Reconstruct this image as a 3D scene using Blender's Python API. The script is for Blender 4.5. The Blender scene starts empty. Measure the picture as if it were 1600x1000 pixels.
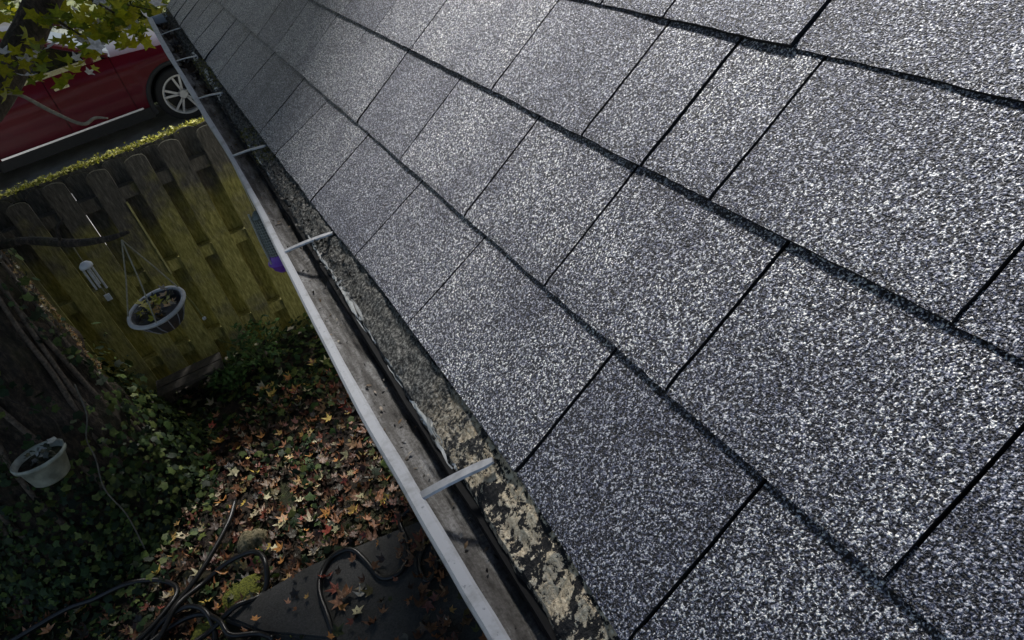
import bpy, bmesh, math, random
import numpy as np
from mathutils import Vector, Matrix, noise as mnoise

rnd = random.Random(7)
rng = np.random.default_rng(11)
scene = bpy.context.scene
COL = scene.collection

# ------------------------------------------------------------------ camera
CAM_H = 3.4
cd = bpy.data.cameras.new('camera')
cam = bpy.data.objects.new('camera', cd)
COL.objects.link(cam)
cd.sensor_fit = 'HORIZONTAL'
cd.sensor_width = 36.0
cd.lens = 36.0 * 1100.0 / 1600.0
cd.clip_start = 0.02
cd.clip_end = 400.0
right = (0.86156834, -0.46001687, -0.21467295)
up = (0.44036195, 0.46688279, 0.76687796)
back = (-0.25254969, -0.75525157, 0.60482536)
cam.matrix_world = Matrix(((right[0], up[0], back[0], 0.0),
                           (right[1], up[1], back[1], 0.0),
                           (right[2], up[2], back[2], CAM_H),
                           (0, 0, 0, 1)))
scene.camera = cam

# ------------------------------------------------------------------ world, sun, exposure
SUN_DIR = Vector((0.28, 0.57, 0.775)).normalized()
world = bpy.data.worlds.new('World')
scene.world = world
world.use_nodes = True
wn, wl = world.node_tree.nodes, world.node_tree.links
wn.clear()
sky = wn.new('ShaderNodeTexSky')
sky.sky_type = 'NISHITA'
sky.sun_disc = False
sky.sun_elevation = math.asin(SUN_DIR.z)
sky.sun_rotation = math.atan2(SUN_DIR.x, SUN_DIR.y)
sky.air_density = 1.2
sky.dust_density = 2.0
wb = wn.new('ShaderNodeBackground')
wb.inputs['Strength'].default_value = 0.054
wo = wn.new('ShaderNodeOutputWorld')
wl.new(sky.outputs[0], wb.inputs['Color'])
wl.new(wb.outputs[0], wo.inputs['Surface'])

sd = bpy.data.lights.new('sun', 'SUN')
sd.energy = 5.0
sd.angle = math.radians(11)
sd.color = (1.0, 0.97, 0.92)
sun = bpy.data.objects.new('sun', sd)
COL.objects.link(sun)
sun.rotation_euler = SUN_DIR.to_track_quat('Z', 'Y').to_euler()
sun.location = (0, 0, 30)

scene.view_settings.view_transform = 'Standard'
scene.view_settings.look = 'None'
scene.view_settings.gamma = 1.0
scene.view_settings.use_curve_mapping = False
scene.view_settings.exposure = 1.06


# ------------------------------------------------------------------ helpers: materials
def mat(name):
    m = bpy.data.materials.new(name)
    m.use_nodes = True
    nt = m.node_tree
    b = nt.nodes['Principled BSDF']
    return m, nt, b


def N(nt, typ, **kw):
    n = nt.nodes.new(typ)
    for k, v in kw.items():
        if k in n.inputs:
            n.inputs[k].default_value = v
        else:
            setattr(n, k, v)
    return n


def L(nt, a, b):
    nt.links.new(a, b)


def ramp(nt, fac, stops, interp='LINEAR'):
    r = nt.nodes.new('ShaderNodeValToRGB')
    r.color_ramp.interpolation = interp
    els = r.color_ramp.elements
    while len(els) < len(stops):
        els.new(0.5)
    for e, (p, c) in zip(els, stops):
        e.position = p
        e.color = (c[0], c[1], c[2], 1) if len(c) == 3 else c
    L(nt, fac, r.inputs[0])
    return r


def pos(nt, scale=(1, 1, 1)):
    g = N(nt, 'ShaderNodeNewGeometry')
    mp = N(nt, 'ShaderNodeMapping')
    mp.inputs['Scale'].default_value = scale
    L(nt, g.outputs['Position'], mp.inputs['Vector'])
    return mp.outputs[0]


def noise_tex(nt, vec, scale, detail=3.0, rough=0.55):
    n = N(nt, 'ShaderNodeTexNoise')
    n.inputs['Scale'].default_value = scale
    n.inputs['Detail'].default_value = detail
    n.inputs['Roughness'].default_value = rough
    L(nt, vec, n.inputs['Vector'])
    return n


def mix(nt, fac, a, b, blend='MIX'):
    m = nt.nodes.new('ShaderNodeMix')
    m.data_type = 'RGBA'
    m.blend_type = blend
    for sock, v in ((m.inputs[0], fac), (m.inputs[6], a), (m.inputs[7], b)):
        if hasattr(v, 'links'):
            L(nt, v, sock)
        elif isinstance(v, (int, float)):
            sock.default_value = v
        else:
            sock.default_value = (v[0], v[1], v[2], 1)
    return m.outputs[2]


def bump(nt, b, height, strength=0.5, dist=0.01):
    n = N(nt, 'ShaderNodeBump')
    n.inputs['Strength'].default_value = strength
    n.inputs['Distance'].default_value = dist
    L(nt, height, n.inputs['Height'])
    L(nt, n.outputs[0], b.inputs['Normal'])
    return n


def simple(name, c, rough=0.6, metal=0.0, var=0.0, vscale=30, c2=None, bs=0.0):
    m, nt, b = mat(name)
    b.inputs['Roughness'].default_value = rough
    b.inputs['Metallic'].default_value = metal
    v = pos(nt)
    n = noise_tex(nt, v, vscale, 4)
    if c2 is None:
        c2 = tuple(x * (1 - var) for x in c)
    r = ramp(nt, n.outputs['Fac'], [(0.35, c2), (0.65, c)])
    L(nt, r.outputs[0], b.inputs['Base Color'])
    if bs:
        bump(nt, b, n.outputs['Fac'], bs, 0.01)
    return m


def attr_mat(name, rough=0.55, spec=0.4, trans=0.0):
    """leaf material: the colour of each leaf is stored on the leaf"""
    m, nt, b = mat(name)
    a = N(nt, 'ShaderNodeAttribute')
    a.attribute_name = 'leaf_colour'
    n = noise_tex(nt, pos(nt), 60, 2)
    r = ramp(nt, n.outputs['Fac'], [(0.3, (0.6, 0.6, 0.6)), (0.7, (1.15, 1.15, 1.15))])
    c = mix(nt, 1.0, a.outputs['Color'], r.outputs[0], 'MULTIPLY')
    L(nt, c, b.inputs['Base Color'])
    b.inputs['Roughness'].default_value = rough
    b.inputs['Specular IOR Level'].default_value = spec
    if trans:
        t = N(nt, 'ShaderNodeBsdfTranslucent')
        L(nt, c, t.inputs['Color'])
        ms = N(nt, 'ShaderNodeMixShader')
        ms.inputs[0].default_value = trans
        L(nt, b.outputs[0], ms.inputs[1])
        L(nt, t.outputs[0], ms.inputs[2])
        L(nt, ms.outputs[0], nt.nodes['Material Output'].inputs['Surface'])
    return m


# ------------------------------------------------------------------ helpers: objects
def tag(o, label=None, cat=None, group=None, kind=None):
    if label:
        o['label'] = label
    if cat:
        o['category'] = cat
    if group:
        o['group'] = group
    if kind:
        o['kind'] = kind
    return o


def empty(name, loc, rz=0.0, **kw):
    o = bpy.data.objects.new(name, None)
    o.location = loc
    o.rotation_euler = (0, 0, rz)
    o.empty_display_size = 0.1
    COL.objects.link(o)
    tag(o, **kw)
    return o


def world_loc(o):
    """translation-only or z-rotated parents: compute the matrix by hand"""
    m = Matrix.Translation(o.location) @ o.rotation_euler.to_matrix().to_4x4()
    p = o.parent
    while p:
        m = (Matrix.Translation(p.location) @ p.rotation_euler.to_matrix().to_4x4()) @ m
        p = p.parent
    return m


def link(name, me, m=None, parent=None, smooth=False, keep_world=False):
    o = bpy.data.objects.new(name, me)
    COL.objects.link(o)
    if m is not None:
        for x in (m if isinstance(m, (list, tuple)) else [m]):
            me.materials.append(x)
    if smooth:
        me.polygons.foreach_set('use_smooth', [True] * len(me.polygons))
    if parent:
        o.parent = parent
        if keep_world:
            me.transform(world_loc(parent).inverted())
    return o


def from_py(name, v, f, m=None, parent=None, smooth=False, fm=None, keep_world=False):
    me = bpy.data.meshes.new(name)
    me.from_pydata(v, [], f)
    if fm:
        me.polygons.foreach_set('material_index', fm)
    o = link(name, me, m, parent, smooth, keep_world)
    me.update()
    return o


class MB:
    """collects simple solids into one mesh (world or local coordinates)"""
    def __init__(self):
        self.v, self.f = [], []

    def box(self, c, s, rot=None, taper=1.0):
        i = len(self.v)
        for dz in (-1, 1):
            k = taper if dz > 0 else 1.0
            for dx, dy in ((-1, -1), (1, -1), (1, 1), (-1, 1)):
                p = Vector((dx * s[0] / 2 * k, dy * s[1] / 2 * k, dz * s[2] / 2))
                if rot is not None:
                    p = rot @ p
                self.v.append(tuple(p + Vector(c)))
        self.f += [(i, i + 3, i + 2, i + 1), (i + 4, i + 5, i + 6, i + 7)] + \
                  [(i + a, i + (a + 1) % 4, i + 4 + (a + 1) % 4, i + 4 + a) for a in range(4)]
        return self

    def tube(self, pts, r, n=8, cap=True):
        pts = [Vector(p) for p in pts]
        rs = r if isinstance(r, (list, tuple)) else [r] * len(pts)
        base = len(self.v)
        ref = None
        for k, p in enumerate(pts):
            d = (pts[min(k + 1, len(pts) - 1)] - pts[max(k - 1, 0)]).normalized()
            if ref is None:
                ref = Vector((0, 0, 1)) if abs(d.z) < 0.9 else Vector((1, 0, 0))
            u = (ref - d * ref.dot(d)).normalized()
            w = d.cross(u)
            ref = u
            for a in range(n):
                t = 2 * math.pi * a / n
                self.v.append(tuple(p + (u * math.cos(t) + w * math.sin(t)) * rs[k]))
        for k in range(len(pts) - 1):
            for a in range(n):
                b = (a + 1) % n
                self.f.append((base + k * n + a, base + k * n + b, base + (k + 1) * n + b, base + (k + 1) * n + a))
        if cap:
            self.f.append(tuple(base + a for a in range(n))[::-1])
            e = base + (len(pts) - 1) * n
            self.f.append(tuple(e + a for a in range(n)))
        return self

    def lathe(self, prof, c=(0, 0, 0), n=24, axis='Z', tilt=None):
        base = len(self.v)
        for (r, h) in prof:
            for a in range(n):
                t = 2 * math.pi * a / n
                p = Vector((r * math.cos(t), r * math.sin(t), h))
                if axis == 'Y':
                    p = Vector((p.x, p.z, p.y))
                if tilt is not None:
                    p = tilt @ p
                self.v.append(tuple(p + Vector(c)))
        for k in range(len(prof) - 1):
            for a in range(n):
                b = (a + 1) % n
                q = (base + k * n + a, base + k * n + b, base + (k + 1) * n + b, base + (k + 1) * n + a)
                self.f.append(q if axis == 'Z' else q[::-1])
        return self

    def build(self, name, m, parent=None, smooth=False, keep_world=False):
        return from_py(name, self.v, self.f, m, parent, smooth, None, keep_world)


def smooth_path(pts, n=6):
    """Catmull-Rom"""
    P = [Vector(p) for p in pts]
    P = [P[0] * 2 - P[1]] + P + [P[-1] * 2 - P[-2]]
    out = []
    for i in range(1, len(P) - 2):
        for k in range(n):
            t = k / n
            a, b, c, d = P[i - 1], P[i], P[i + 1], P[i + 2]
            out.append(0.5 * ((2 * b) + (c - a) * t + (2 * a - 5 * b + 4 * c - d) * t * t + (3 * b - 3 * c + d - a) * t ** 3))
    out.append(P[-2])
    return out


# ------------------------------------------------------------------ leaf scattering (one mesh)
def star_template(points=5, inner=0.42, curl=0.18):
    v = [(0, 0, 0.0)]
    f = []
    n = points * 2
    for k in range(n):
        a = math.pi * 2 * k / n + math.pi / 2
        r = 1.0 if k % 2 == 0 else inner
        if k % 2 == 0 and points == 5:
            r = (1.0, 0.9, 0.62, 0.62, 0.9)[k // 2]
        v.append((r * math.cos(a), r * math.sin(a), curl * r * r * (1 if k % 2 == 0 else -0.6)))
    for k in range(n):
        f.append((0, 1 + k, 1 + (k + 1) % n))
    return np.array(v), np.array(f)


def ivy_template():
    v = [(0, -0.2, 0.06), (0, 1, -0.15), (0.32, 0.42, 0.0), (0.85, 0.2, -0.1), (0.5, -0.55, 0.0),
         (-0.5, -0.55, 0.0), (-0.85, 0.2, -0.1), (-0.32, 0.42, 0.0)]
    f = [(0, 2, 1), (0, 1, 7), (0, 3, 2), (0, 4, 3), (0, 7, 6), (0, 6, 5), (0, 5, 4)]
    return np.array(v), np.array(f)


def oval_template():
    v = [(0, -1, 0), (0.42, -0.2, 0.1), (0.3, 0.55, 0.05), (0, 1, -0.1), (-0.3, 0.55, 0.05), (-0.42, -0.2, 0.1)]
    f = [(0, 1, 5), (1, 2, 4), (1, 4, 5), (2, 3, 4)]
    return np.array(v), np.array(f)


STAR = star_template()
STAR_CURL = star_template(5, 0.4, 0.5)
IVY = ivy_template()
OVAL = oval_template()


def scatter(name, P, sizes, cols, template, m, parent=None, normals=None, tilt=0.5, keep_world=False):
    P = np.asarray(P, float)
    k = len(P)
    tv, tf = template
    # random rotation about a tilted normal
    nrm = np.tile(np.array([0, 0, 1.0]), (k, 1)) if normals is None else np.asarray(normals, float)
    nrm = nrm + rng.normal(0, tilt, (k, 3))
    nrm /= np.linalg.norm(nrm, axis=1)[:, None] + 1e-9
    rv = rng.normal(0, 1, (k, 3))
    u = np.cross(nrm, rv)
    u /= np.linalg.norm(u, axis=1)[:, None] + 1e-9
    w = np.cross(nrm, u)
    s = np.asarray(sizes)[:, None, None]
    V = P[:, None, :] + s * (tv[None, :, 0:1] * u[:, None, :] + tv[None, :, 1:2] * w[:, None, :] + tv[None, :, 2:3] * nrm[:, None, :])
    nv = len(tv)
    F = (tf[None, :, :] + (np.arange(k) * nv)[:, None, None]).reshape(-1, 3)
    V = V.reshape(-1, 3)
    me = bpy.data.meshes.new(name)
    me.vertices.add(len(V))
    me.vertices.foreach_set('co', V.astype(np.float32).ravel())
    me.loops.add(F.size)
    me.polygons.add(len(F))
    me.polygons.foreach_set('loop_start', np.arange(0, F.size, 3, dtype=np.int32))
    me.loops.foreach_set('vertex_index', F.astype(np.int32).ravel())
    me.update(calc_edges=True)
    at = me.attributes.new('leaf_colour', 'FLOAT_COLOR', 'POINT')
    C = np.ones((k, nv, 4), np.float32)
    C[:, :, :3] = np.asarray(cols)[:, None, :]
    at.data.foreach_set('color', C.ravel())
    return link(name, me, m, parent, False, keep_world)


def pick(cols, k, jit=0.25):
    cols = np.array(cols, float)
    c = cols[rng.integers(0, len(cols), k)]
    return np.clip(c * (1 + rng.uniform(-jit, jit, (k, 1))), 0, 1)


# ------------------------------------------------------------------ materials
def shingle_material():
    m, nt, b = mat('asphalt_shingle_granules')
    v = pos(nt)
    # granules: crushed stone of mixed grey, black and white
    vo = N(nt, 'ShaderNodeTexVoronoi')
    vo.inputs['Scale'].default_value = 580
    L(nt, v, vo.inputs['Vector'])
    vo2 = N(nt, 'ShaderNodeTexNoise')
    vo2.inputs['Scale'].default_value = 400
    vo2.inputs['Detail'].default_value = 2.5
    vo2.inputs['Roughness'].default_value = 0.6
    vo2.inputs['Distortion'].default_value = 0.6
    L(nt, v, vo2.inputs['Vector'])
    sep = N(nt, 'ShaderNodeSeparateColor')
    L(nt, vo.outputs['Color'], sep.inputs[0])
    g1 = ramp(nt, sep.outputs[0], [(0.0, (0.014, 0.016, 0.032)), (0.30, (0.045, 0.05, 0.08)), (0.6, (0.17, 0.175, 0.21)),
                                   (0.85, (0.42, 0.42, 0.43)), (1.0, (0.75, 0.75, 0.74))])
    g2 = ramp(nt, vo2.outputs['Fac'], [(0.445, (0.02, 0.023, 0.052)), (0.507, (0.56, 0.58, 0.69)), (0.572, (3.1, 3.1, 3.05))])
    col = mix(nt, 1.0, g1.outputs[0], g2.outputs[0], 'MULTIPLY')
    col.node.clamp_result = True
    # blotches of worn and fuller granules
    n = noise_tex(nt, v, 9, 5, 0.6)
    bl = ramp(nt, n.outputs['Fac'], [(0.28, (0.55, 0.56, 0.64)), (0.52, (1.0, 1.0, 1.0)), (0.72, (1.28, 1.27, 1.22))])
    col = mix(nt, 1.0, col, bl.outputs[0], 'MULTIPLY')
    oi = N(nt, 'ShaderNodeObjectInfo')
    tone = ramp(nt, oi.outputs['Random'], [(0, (0.66, 0.67, 0.74)), (0.5, (0.95, 0.95, 0.96)), (1, (1.16, 1.15, 1.12))])
    col = mix(nt, 1.0, col, tone.outputs[0], 'MULTIPLY')
    L(nt, col, b.inputs['Base Color'])
    b.inputs['Roughness'].default_value = 0.45
    b.inputs['Specular IOR Level'].default_value = 0.6
    inv = N(nt, 'ShaderNodeMath', operation='MULTIPLY_ADD')
    L(nt, vo2.outputs['Fac'], inv.inputs[0])
    inv.inputs[1].default_value = 2.2
    inv2 = N(nt, 'ShaderNodeMath', operation='SUBTRACT')
    L(nt, inv.outputs[0], inv2.inputs[0])
    L(nt, vo.outputs['Distance'], inv2.inputs[1])
    bump(nt, b, inv2.outputs[0], 1.0, 0.0021)
    return m


def drip_material():
    m, nt, b = mat('rotten_eave_edge')
    v = pos(nt)
    n1 = noise_tex(nt, v, 44, 8, 0.72)
    n2 = noise_tex(nt, v, 210, 4, 0.65)
    beige = ramp(nt, n2.outputs['Fac'], [(0.3, (0.30, 0.235, 0.155)), (0.5, (0.58, 0.485, 0.345)), (0.7, (0.82, 0.74, 0.58))])
    black = ramp(nt, n2.outputs['Fac'], [(0.35, (0.004, 0.004, 0.005)), (0.7, (0.03, 0.03, 0.032))])
    bl = N(nt, 'ShaderNodeMath', operation='MULTIPLY_ADD')
    L(nt, n2.outputs['Fac'], bl.inputs[0])
    bl.inputs[1].default_value = 0.30
    half = N(nt, 'ShaderNodeMath', operation='MULTIPLY')
    L(nt, n1.outputs['Fac'], half.inputs[0])
    half.inputs[1].default_value = 0.71
    L(nt, half.outputs[0], bl.inputs[2])
    fac = ramp(nt, bl.outputs[0], [(0.495, (0, 0, 0)), (0.51, (1, 1, 1))])
    col = mix(nt, fac.outputs[0], black.outputs[0], beige.outputs[0])
    # moss further along the eave, cleaner wood near the ladder
    gx = N(nt, 'ShaderNodeSeparateXYZ')
    L(nt, v, gx.inputs[0])
    far = N(nt, 'ShaderNodeMapRange')
    far.inputs[1].default_value = 0.48
    far.inputs[2].default_value = 0.66
    L(nt, gx.outputs[1], far.inputs[0])
    grit = ramp(nt, n2.outputs['Fac'], [(0.38, (0.006, 0.006, 0.007)), (0.5, (0.075, 0.075, 0.07)), (0.66, (0.29, 0.285, 0.265))])
    col = mix(nt, far.outputs[0], col, grit.outputs[0])
    L(nt, col, b.inputs['Base Color'])
    b.inputs['Roughness'].default_value = 0.9
    bump(nt, b, n2.outputs['Fac'], 0.9, 0.006)
    return m


def gutter_paint():
    m, nt, b = mat('weathered_white_gutter_paint')
    v = pos(nt)
    n = noise_tex(nt, v, 140, 3, 0.6)
    n2 = noise_tex(nt, v, 26, 5, 0.7)
    r = ramp(nt, n.outputs['Fac'], [(0.27, (0.22, 0.23, 0.25)), (0.36, (0.44, 0.45, 0.475))])
    r2 = ramp(nt, n2.outputs['Fac'], [(0.32, (0.68, 0.67, 0.64)), (0.5, (1, 1, 1))])
    L(nt, mix(nt, 1.0, r.outputs[0], r2.outputs[0], 'MULTIPLY'), b.inputs['Base Color'])
    b.inputs['Roughness'].default_value = 0.55
    return m


def sediment_material():
    m, nt, b = mat('gutter_silt')
    v = pos(nt, (1.0, 0.16, 1.0))
    n1 = noise_tex(nt, v, 60, 6, 0.65)
    n2 = noise_tex(nt, pos(nt), 260, 3, 0.6)
    c1 = ramp(nt, n1.outputs['Fac'], [(0.34, (0.022, 0.019, 0.017)), (0.48, (0.085, 0.081, 0.078)), (0.68, (0.25, 0.25, 0.255))])
    c2 = ramp(nt, n2.outputs['Fac'], [(0.3, (0.5, 0.48, 0.45)), (0.7, (1.35, 1.35, 1.35))])
    L(nt, mix(nt, 1.0, c1.outputs[0], c2.outputs[0], 'MULTIPLY'), b.inputs['Base Color'])
    b.inputs['Roughness'].default_value = 0.75
    bump(nt, b, n1.outputs['Fac'], 0.6, 0.01)
    return m


def fence_material():
    m, nt, b = mat('mossy_fence_board')
    v = pos(nt, (1, 1, 0.2))
    grain = noise_tex(nt, v, 62, 7, 0.72)
    oi = N(nt, 'ShaderNodeObjectInfo')
    g = N(nt, 'ShaderNodeNewGeometry')
    off = N(nt, 'ShaderNodeVectorMath', operation='ADD')
    rv = N(nt, 'ShaderNodeVectorMath', operation='SCALE')
    cmb = N(nt, 'ShaderNodeCombineXYZ')
    L(nt, oi.outputs['Random'], cmb.inputs[2])
    L(nt, cmb.outputs[0], rv.inputs[0])
    rv.inputs['Scale'].default_value = 9.0
    L(nt, g.outputs['Position'], off.inputs[0])
    L(nt, rv.outputs[0], off.inputs[1])
    blot = noise_tex(nt, off.outputs[0], 4.0, 4, 0.6)
    sep = N(nt, 'ShaderNodeSeparateXYZ')
    L(nt, g.outputs['Position'], sep.inputs[0])
    mr = N(nt, 'ShaderNodeMapRange')
    mr.inputs[1].default_value = 1.75
    mr.inputs[2].default_value = 1.15
    L(nt, sep.outputs[2], mr.inputs[0])
    ad = N(nt, 'ShaderNodeMath', operation='MULTIPLY_ADD')
    L(nt, blot.outputs['Fac'], ad.inputs[0])
    ad.inputs[1].default_value = 1.3
    ad.inputs[2].default_value = -0.45
    ad2 = N(nt, 'ShaderNodeMath', operation='ADD', use_clamp=True)
    L(nt, ad.outputs[0], ad2.inputs[0])
    sc = N(nt, 'ShaderNodeMath', operation='MULTIPLY')
    L(nt, mr.outputs[0], sc.inputs[0])
    sc.inputs[1].default_value = 0.55
    L(nt, sc.outputs[0], ad2.inputs[1])
    wood = ramp(nt, grain.outputs['Fac'], [(0.3, (0.022, 0.021, 0.019)), (0.55, (0.095, 0.088, 0.075)), (0.75, (0.20, 0.185, 0.16))])
    moss = ramp(nt, grain.outputs['Fac'], [(0.3, (0.07, 0.066, 0.014)), (0.52, (0.24, 0.222, 0.062)), (0.72, (0.44, 0.40, 0.16))])
    f = ramp(nt, ad2.outputs[0], [(0.36, (0, 0, 0)), (0.72, (1, 1, 1))])
    L(nt, mix(nt, f.outputs[0], wood.outputs[0], moss.outputs[0]), b.inputs['Base Color'])
    b.inputs['Roughness'].default_value = 0.9
    bump(nt, b, grain.outputs['Fac'], 0.5, 0.006)
    return m


def bark_material():
    m, nt, b = mat('bark')
    v = pos(nt, (1, 1, 0.4))
    n = noise_tex(nt, v, 34, 8, 0.75)
    n2 = noise_tex(nt, pos(nt), 5, 4, 0.6)
    c = ramp(nt, n.outputs['Fac'], [(0.3, (0.008, 0.007, 0.006)), (0.5, (0.058, 0.044, 0.034)), (0.72, (0.20, 0.15, 0.11))])
    g = ramp(nt, n2.outputs['Fac'], [(0.5, (0, 0, 0)), (0.7, (0.5, 0.5, 0.5))])
    L(nt, mix(nt, g.outputs[0], c.outputs[0], (0.06, 0.062, 0.02)), b.inputs['Base Color'])
    b.inputs['Roughness'].default_value = 0.92
    bump(nt, b, n.outputs['Fac'], 1.0, 0.03)
    return m


def soil_material():
    m, nt, b = mat('leaf_mould_soil')
    v = pos(nt)
    n = noise_tex(nt, v, 22, 6, 0.7)
    n2 = noise_tex(nt, v, 2.2, 3, 0.5)
    c = ramp(nt, n.outputs['Fac'], [(0.3, (0.006, 0.005, 0.004)), (0.5, (0.025, 0.019, 0.013)), (0.72, (0.075, 0.05, 0.032))])
    c2 = ramp(nt, n.outputs['Fac'], [(0.3, (0.007, 0.009, 0.003)), (0.7, (0.05, 0.06, 0.015))])
    f = ramp(nt, n2.outputs['Fac'], [(0.5, (0, 0, 0)), (0.65, (0.8, 0.8, 0.8))])
    L(nt, mix(nt, f.outputs[0], c.outputs[0], c2.outputs[0]), b.inputs['Base Color'])
    b.inputs['Roughness'].default_value = 0.95
    bump(nt, b, n.outputs['Fac'], 0.8, 0.03)
    return m


def asphalt_material(name, a, bcol, s=140):
    m, nt, b = mat(name)
    v = pos(nt)
    n = noise_tex(nt, v, s, 4, 0.7)
    n2 = noise_tex(nt, v, 3.5, 5, 0.6)
    c = ramp(nt, n.outputs['Fac'], [(0.3, a), (0.7, bcol)])
    d = ramp(nt, n2.outputs['Fac'], [(0.3, (0.55, 0.54, 0.5)), (0.65, (1.1, 1.1, 1.1))])
    L(nt, mix(nt, 1.0, c.outputs[0], d.outputs[0], 'MULTIPLY'), b.inputs['Base Color'])
    b.inputs['Roughness'].default_value = 0.85
    bump(nt, b, n.outputs['Fac'], 0.5, 0.004)
    return m


def lawn_material():
    m, nt, b = mat('lawn_turf')
    v = pos(nt)
    n = noise_tex(nt, v, 18, 6, 0.7)
    n2 = noise_tex(nt, v, 1.2, 4, 0.6)
    c = ramp(nt, n.outputs['Fac'], [(0.3, (0.02, 0.03, 0.004)), (0.6, (0.08, 0.10, 0.012)), (0.75, (0.19, 0.19, 0.02))])
    d = ramp(nt, n2.outputs['Fac'], [(0.3, (0.6, 0.7, 0.6)), (0.7, (1.2, 1.1, 1.0))])
    L(nt, mix(nt, 1.0, c.outputs[0], d.outputs[0], 'MULTIPLY'), b.inputs['Base Color'])
    b.inputs['Roughness'].default_value = 0.9
    bump(nt, b, n.outputs['Fac'], 0.8, 0.04)
    return m


M_SHINGLE = shingle_material()
M_EDGE = simple('asphalt_cut_edge', (0.012, 0.012, 0.014), 0.95, 0, 0.5, 300)
M_SHADOW = simple('black_shadow_strip', (0.004, 0.004, 0.005), 0.95, 0, 0.4, 200)
M_DECK = simple('roofing_felt', (0.012, 0.012, 0.013), 0.95, 0, 0.4, 80)
M_DRIP = drip_material()
M_PAINT = gutter_paint()
M_SILT = sediment_material()
M_STRAP = simple('galvanised_strap', (0.50, 0.51, 0.54), 0.45, 0.3, 0.35, 70)
M_FLAKE = simple('peeling_white_paint', (0.62, 0.62, 0.60), 0.7, 0, 0.35, 120)
M_FENCE = fence_material()
M_BARK = bark_material()
M_SOIL = soil_material()
M_DRIVE = asphalt_material('worn_driveway_asphalt', (0.2, 0.2, 0.205), (0.46, 0.46, 0.47))
M_PATH = asphalt_material('damp_concrete_path', (0.035, 0.035, 0.034), (0.085, 0.083, 0.08), 90)
M_LAWN = lawn_material()
M_LEAF = attr_mat('leaf', 0.55, 0.2, 0.3)
M_LITTER = attr_mat('fallen_leaf', 0.5, 0.45)
M_IVY = attr_mat('ivy_leaf', 0.55, 0.22, 0.1)
M_HOSE = simple('black_rubber_hose', (0.012, 0.012, 0.013), 0.38, 0, 0.3, 60)
M_WALL = simple('painted_wall', (0.55, 0.54, 0.5), 0.7, 0, 0.12, 6)

# ------------------------------------------------------------------ ground
GZ = 0.72                                                     # height of the driveway above the yard


def ground_z(x, y):
    if y < 5.9:
        z = 0.0
    elif y < 7.6:
        t = (y - 5.9) / 1.7
        z = GZ * t * t * (3 - 2 * t)
    else:
        z = GZ
    return z


def yard_bumps(x, y):
    if y > 6.0 or x < -9:
        return 0.0
    return 0.035 * mnoise.noise((x * 1.3, y * 1.3, 0)) + 0.018 * mnoise.noise((x * 4, y * 4, 3))


def build_ground():
    xs = sorted(set([round(-120 + 10 * i, 3) for i in range(12)] + [round(-8 + 0.25 * i, 3) for i in range(57)] + [round(8 + 10 * i, 3) for i in range(12)]))
    ys = sorted(set([round(-60 + 8 * i, 3) for i in range(8)] + [round(-3 + 0.2 * i, 3) for i in range(57)] + [9, 11, 13, 16, 20, 26, 34, 46, 64, 90, 130, 200]))
    v, f, fm = [], [], []
    for y in ys:
        for x in xs:
            v.append((x, y, ground_z(x, y) + yard_bumps(x, y)))
    nx = len(xs)
    for j in range(len(ys) - 1):
        for i in range(nx - 1):
            f.append((j * nx + i, j * nx + i + 1, (j + 1) * nx + i + 1, (j + 1) * nx + i))
            fm.append(1 if ys[j] > 7.0 else 0)
    o = from_py('ground', v, f, [M_SOIL, M_LAWN], None, True, fm)
    tag(o, kind='structure')
    mb = MB().box((-5, 9.25, GZ - 0.04), (60, 4.3, 0.14))
    tag(mb.build('driveway', M_DRIVE), kind='structure')
    # concrete path at the foot of the house
    pts = [(-1.15, 2.98), (-0.6, 2.98), (0.06, 2.86), (0.45, 2.80), (0.45, -1.0), (-0.42, -1.0), (-0.5, 1.6), (-0.62, 2.45), (-0.95, 2.72)]
    v = [(x, y, 0.075) for x, y in pts] + [(x, y, -0.1) for x, y in pts]
    k = len(pts)
    f = [tuple(range(k))[::-1], ] + [(i, i + k, (i + 1) % k + k, (i + 1) % k)[::-1] for i in range(k)]
    o = from_py('path', v, f, M_PATH)
    bm = bmesh.new()
    bm.from_mesh(o.data)
    bmesh.ops.recalc_face_normals(bm, faces=bm.faces)
    bmesh.ops.bevel(bm, geom=[e for e in bm.edges if all(abs(q.co.z - 0.075) < 1e-4 for q in e.verts)], offset=0.012, segments=2, affect='EDGES')
    bm.to_mesh(o.data)
    bm.free()
    tag(o, kind='structure')


build_ground()

# ------------------------------------------------------------------ house: wall, roof, gutter
PITCH = math.radians(34)
E = 0.1645                                                    # course exposure
EX, EZ = 0.1124, CAM_H - 0.5485                               # eave line
CP, SP = math.cos(PITCH), math.sin(PITCH)
Y0, Y1 = -1.6, 4.13                                           # roof ends


def RP(s, y, h):
    return (EX + s * CP - h * SP, y, EZ + s * SP + h * CP)


def eave_wobble(y):
    pts = [(-2, -0.004), (0.26, -0.006), (0.44, 0.006), (0.77, 0.010), (1.16, -0.001), (1.73, -0.008), (2.4, -0.015), (4.2, -0.022)]
    for (a, u), (b, w) in zip(pts, pts[1:]):
        if y <= b:
            t = (y - a) / (b - a)
            return u + (w - u) * t
    return pts[-1][1]


house = empty('house', (2.6, 1.2, 0), label='house whose shingled eave and white gutter hang over the leafy yard', cat='house')
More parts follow.
